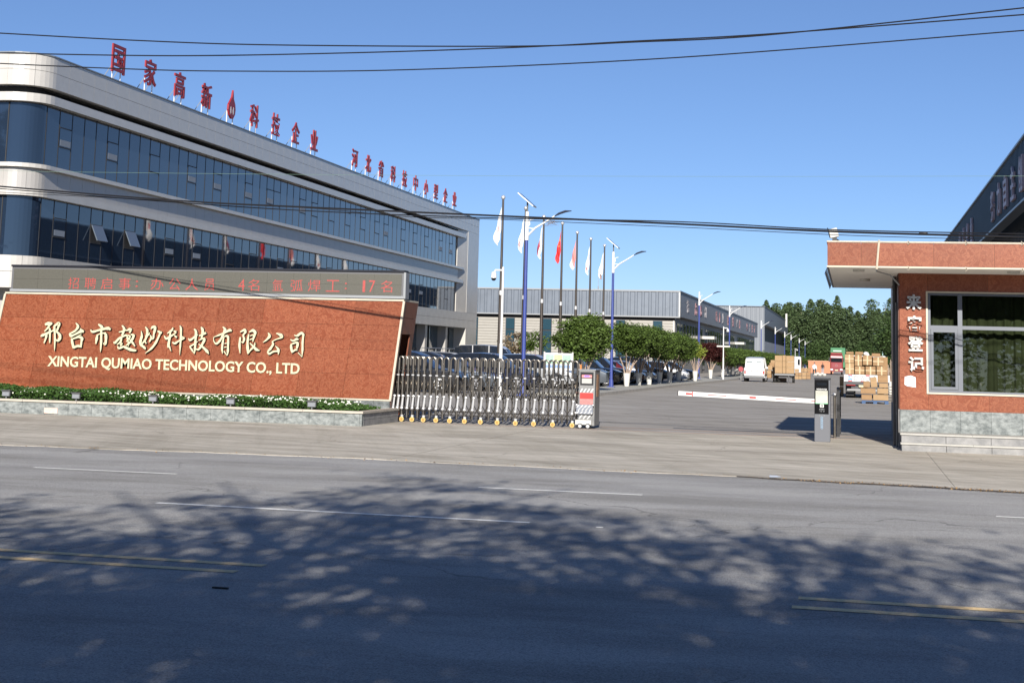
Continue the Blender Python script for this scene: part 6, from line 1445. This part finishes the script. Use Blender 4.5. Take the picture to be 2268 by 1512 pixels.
b = MB(); b.ball((0, 0, 0), .035, 8, 6, sx=2.4, sz=.8); b.build('clamp_body', black, cl_)

# ------------------------------------------------------------ trees behind the camera that shade the road
def shade_tree(x, y, h, z0, rx, ry, dens, seed, lb, low_cut=None, leaf=.20):
    rn = random.Random(seed); t = thing('roadside_tree', lb, 'tree', (x, y, 0), 0, 'roadside trees on the near side')
    b = MB(); b.tube([(0, 0, 0), (.05, 0, z0), (.0, 0, h*.55), (.1, 0, h*.85)], [.24, .20, .13, .04], 9); limbs = []
    for k in range(26):
        a = k*2.4+rn.uniform(-.3, .3); zz = z0*.8+(h*.70-z0*.8)*k/26; l = (.55+.45*rn.random())
        e = Vector((math.cos(a)*rx*l, math.sin(a)*ry*l, min(h*.95, zz+1.5+2.2*rn.random()))); s_ = Vector((0, 0, zz)); m_ = (s_+e)/2+Vector((0, 0, .3))
        b.tube([s_, m_, e], [.07, .045, .015], 6); limbs.append((s_, m_, e))
    b.build('trunk', bark, t, smooth=True)
    vs, fs = [], []; cl = []
    nc_ = int(dens)
    for k in range(nc_):
        while True:
            p = Vector((rn.uniform(-1, 1), rn.uniform(-1, 1), rn.uniform(-1, 1)))
            if p.length < 1: break
        z = (z0+h)/2+p.z*(h-z0)/2; keep = .88 if z < z0+(h-z0)*.50 else .26
        if rn.random() > keep: continue
        cl.append((Vector((p.x*rx, p.y*ry, z)), rn.uniform(.30, .70)))
    for c0, rr in cl:
        n = int(70*(rr/.4)**2)
        dx = Vector((rn.uniform(-1, 1), rn.uniform(-1, 1), rn.uniform(-.3, .8))).normalized()
        for k in range(n):
            q = Vector((rn.gauss(0, 1), rn.gauss(0, 1), rn.gauss(0, .55)))*rr*.5; q = q*.8+dx*q.dot(dx)*1.9
            c = c0+q; M_ = rmat(rn); s = leaf*rn.uniform(.6, 1.2); o = len(vs)
            for w in ((-.5, 0, 0), (0, -.26, .05), (.5, 0, 0), (0, .26, .05)): vs.append(tuple(c+M_@Vector(w)*s))
            fs.append((o, o+1, o+2, o+3))
    m = MB(); m.v, m.f, m.m = vs, fs, [0]*len(fs); m.build('crown', leafg, t, fix=False)
    return t
shade_tree(-2.2, -3.2, 9.9, 2.9, 3.3, 2.4, 330, 1, 'leafy roadside tree right behind the viewpoint on the near verge')
shade_tree(1.9, -3.6, 8.4, 2.8, 2.9, 2.4, 300, 2, 'leafy roadside tree just right of the viewpoint on the near verge')
shade_tree(-6.3, -3.4, 7.6, 2.7, 2.7, 2.3, 260, 3, 'low leafy roadside tree left of the viewpoint on the near verge')
shade_tree(5.8, -3.4, 6.8, 2.6, 2.6, 2.2, 260, 4, 'low leafy roadside tree well right of the viewpoint')
shade_tree(-11.6, -3.0, 9.6, 3.0, 2.6, 2.0, 200, 5, 'tall thin roadside tree well left of the viewpoint')

hb = MB(); rn = random.Random(91)
for k in range(26000):
    x = rn.uniform(-45, 32); z = rn.random()**.9*(5.2+1.8*math.sin(x*.45)+.9*math.sin(x*1.3)); leaf_quad(hb, (x, -11+rn.uniform(-1.6, 1.6), z), rn.uniform(.25, .55), rmat(rn))
o = hb.build('roadside_thicket', leafd, None, fix=False); o['kind'] = 'stuff'; o['label'] = 'leafy thicket along the near side of the road'

for k, (x, y, q) in enumerate([(-62, -14, .95), (-70, -20, 1.25), (-78, -15, 1.15), (-87, -24, 1.4), (-96, -18, 1.2), (-106, -25, 1.35), (-54, -24, .9)]):
    t = thing('poplar_tree', 'tall poplar across the road far to the left, %s from the office side' % ORD[k], 'tree', (x, y, 0), k*1.1, 'poplars across the road')
    t.scale = (1, 1, q); put('crown', crP[k % 3], t); put('trunk', ptr, t)

lt = MB(); rn = random.Random(17)
for k in range(900):
    x = -1.4+rn.random()**.7*9; y = edgeY(x)-rn.random()**2*.25+.03; leaf_quad(lt, (x, y, .004+rn.random()*.012), rn.uniform(.015, .045), rmat(rn), rn.randrange(2))
for k in range(500):
    x = rn.uniform(-22, 8); y = edgeY(x)-rn.random()**2*.5+.25*rn.random(); leaf_quad(lt, (x, y, .006+rn.random()*.006), rn.uniform(.01, .035), rmat(rn), rn.randrange(2))
o = lt.build('gutter_litter', [bark, mat('dry_leaf', (.28, .17, .07), .8, var=.3)], None, fix=False); o['kind'] = 'stuff'; o['label'] = 'dry leaves and grit along the edge of the road'
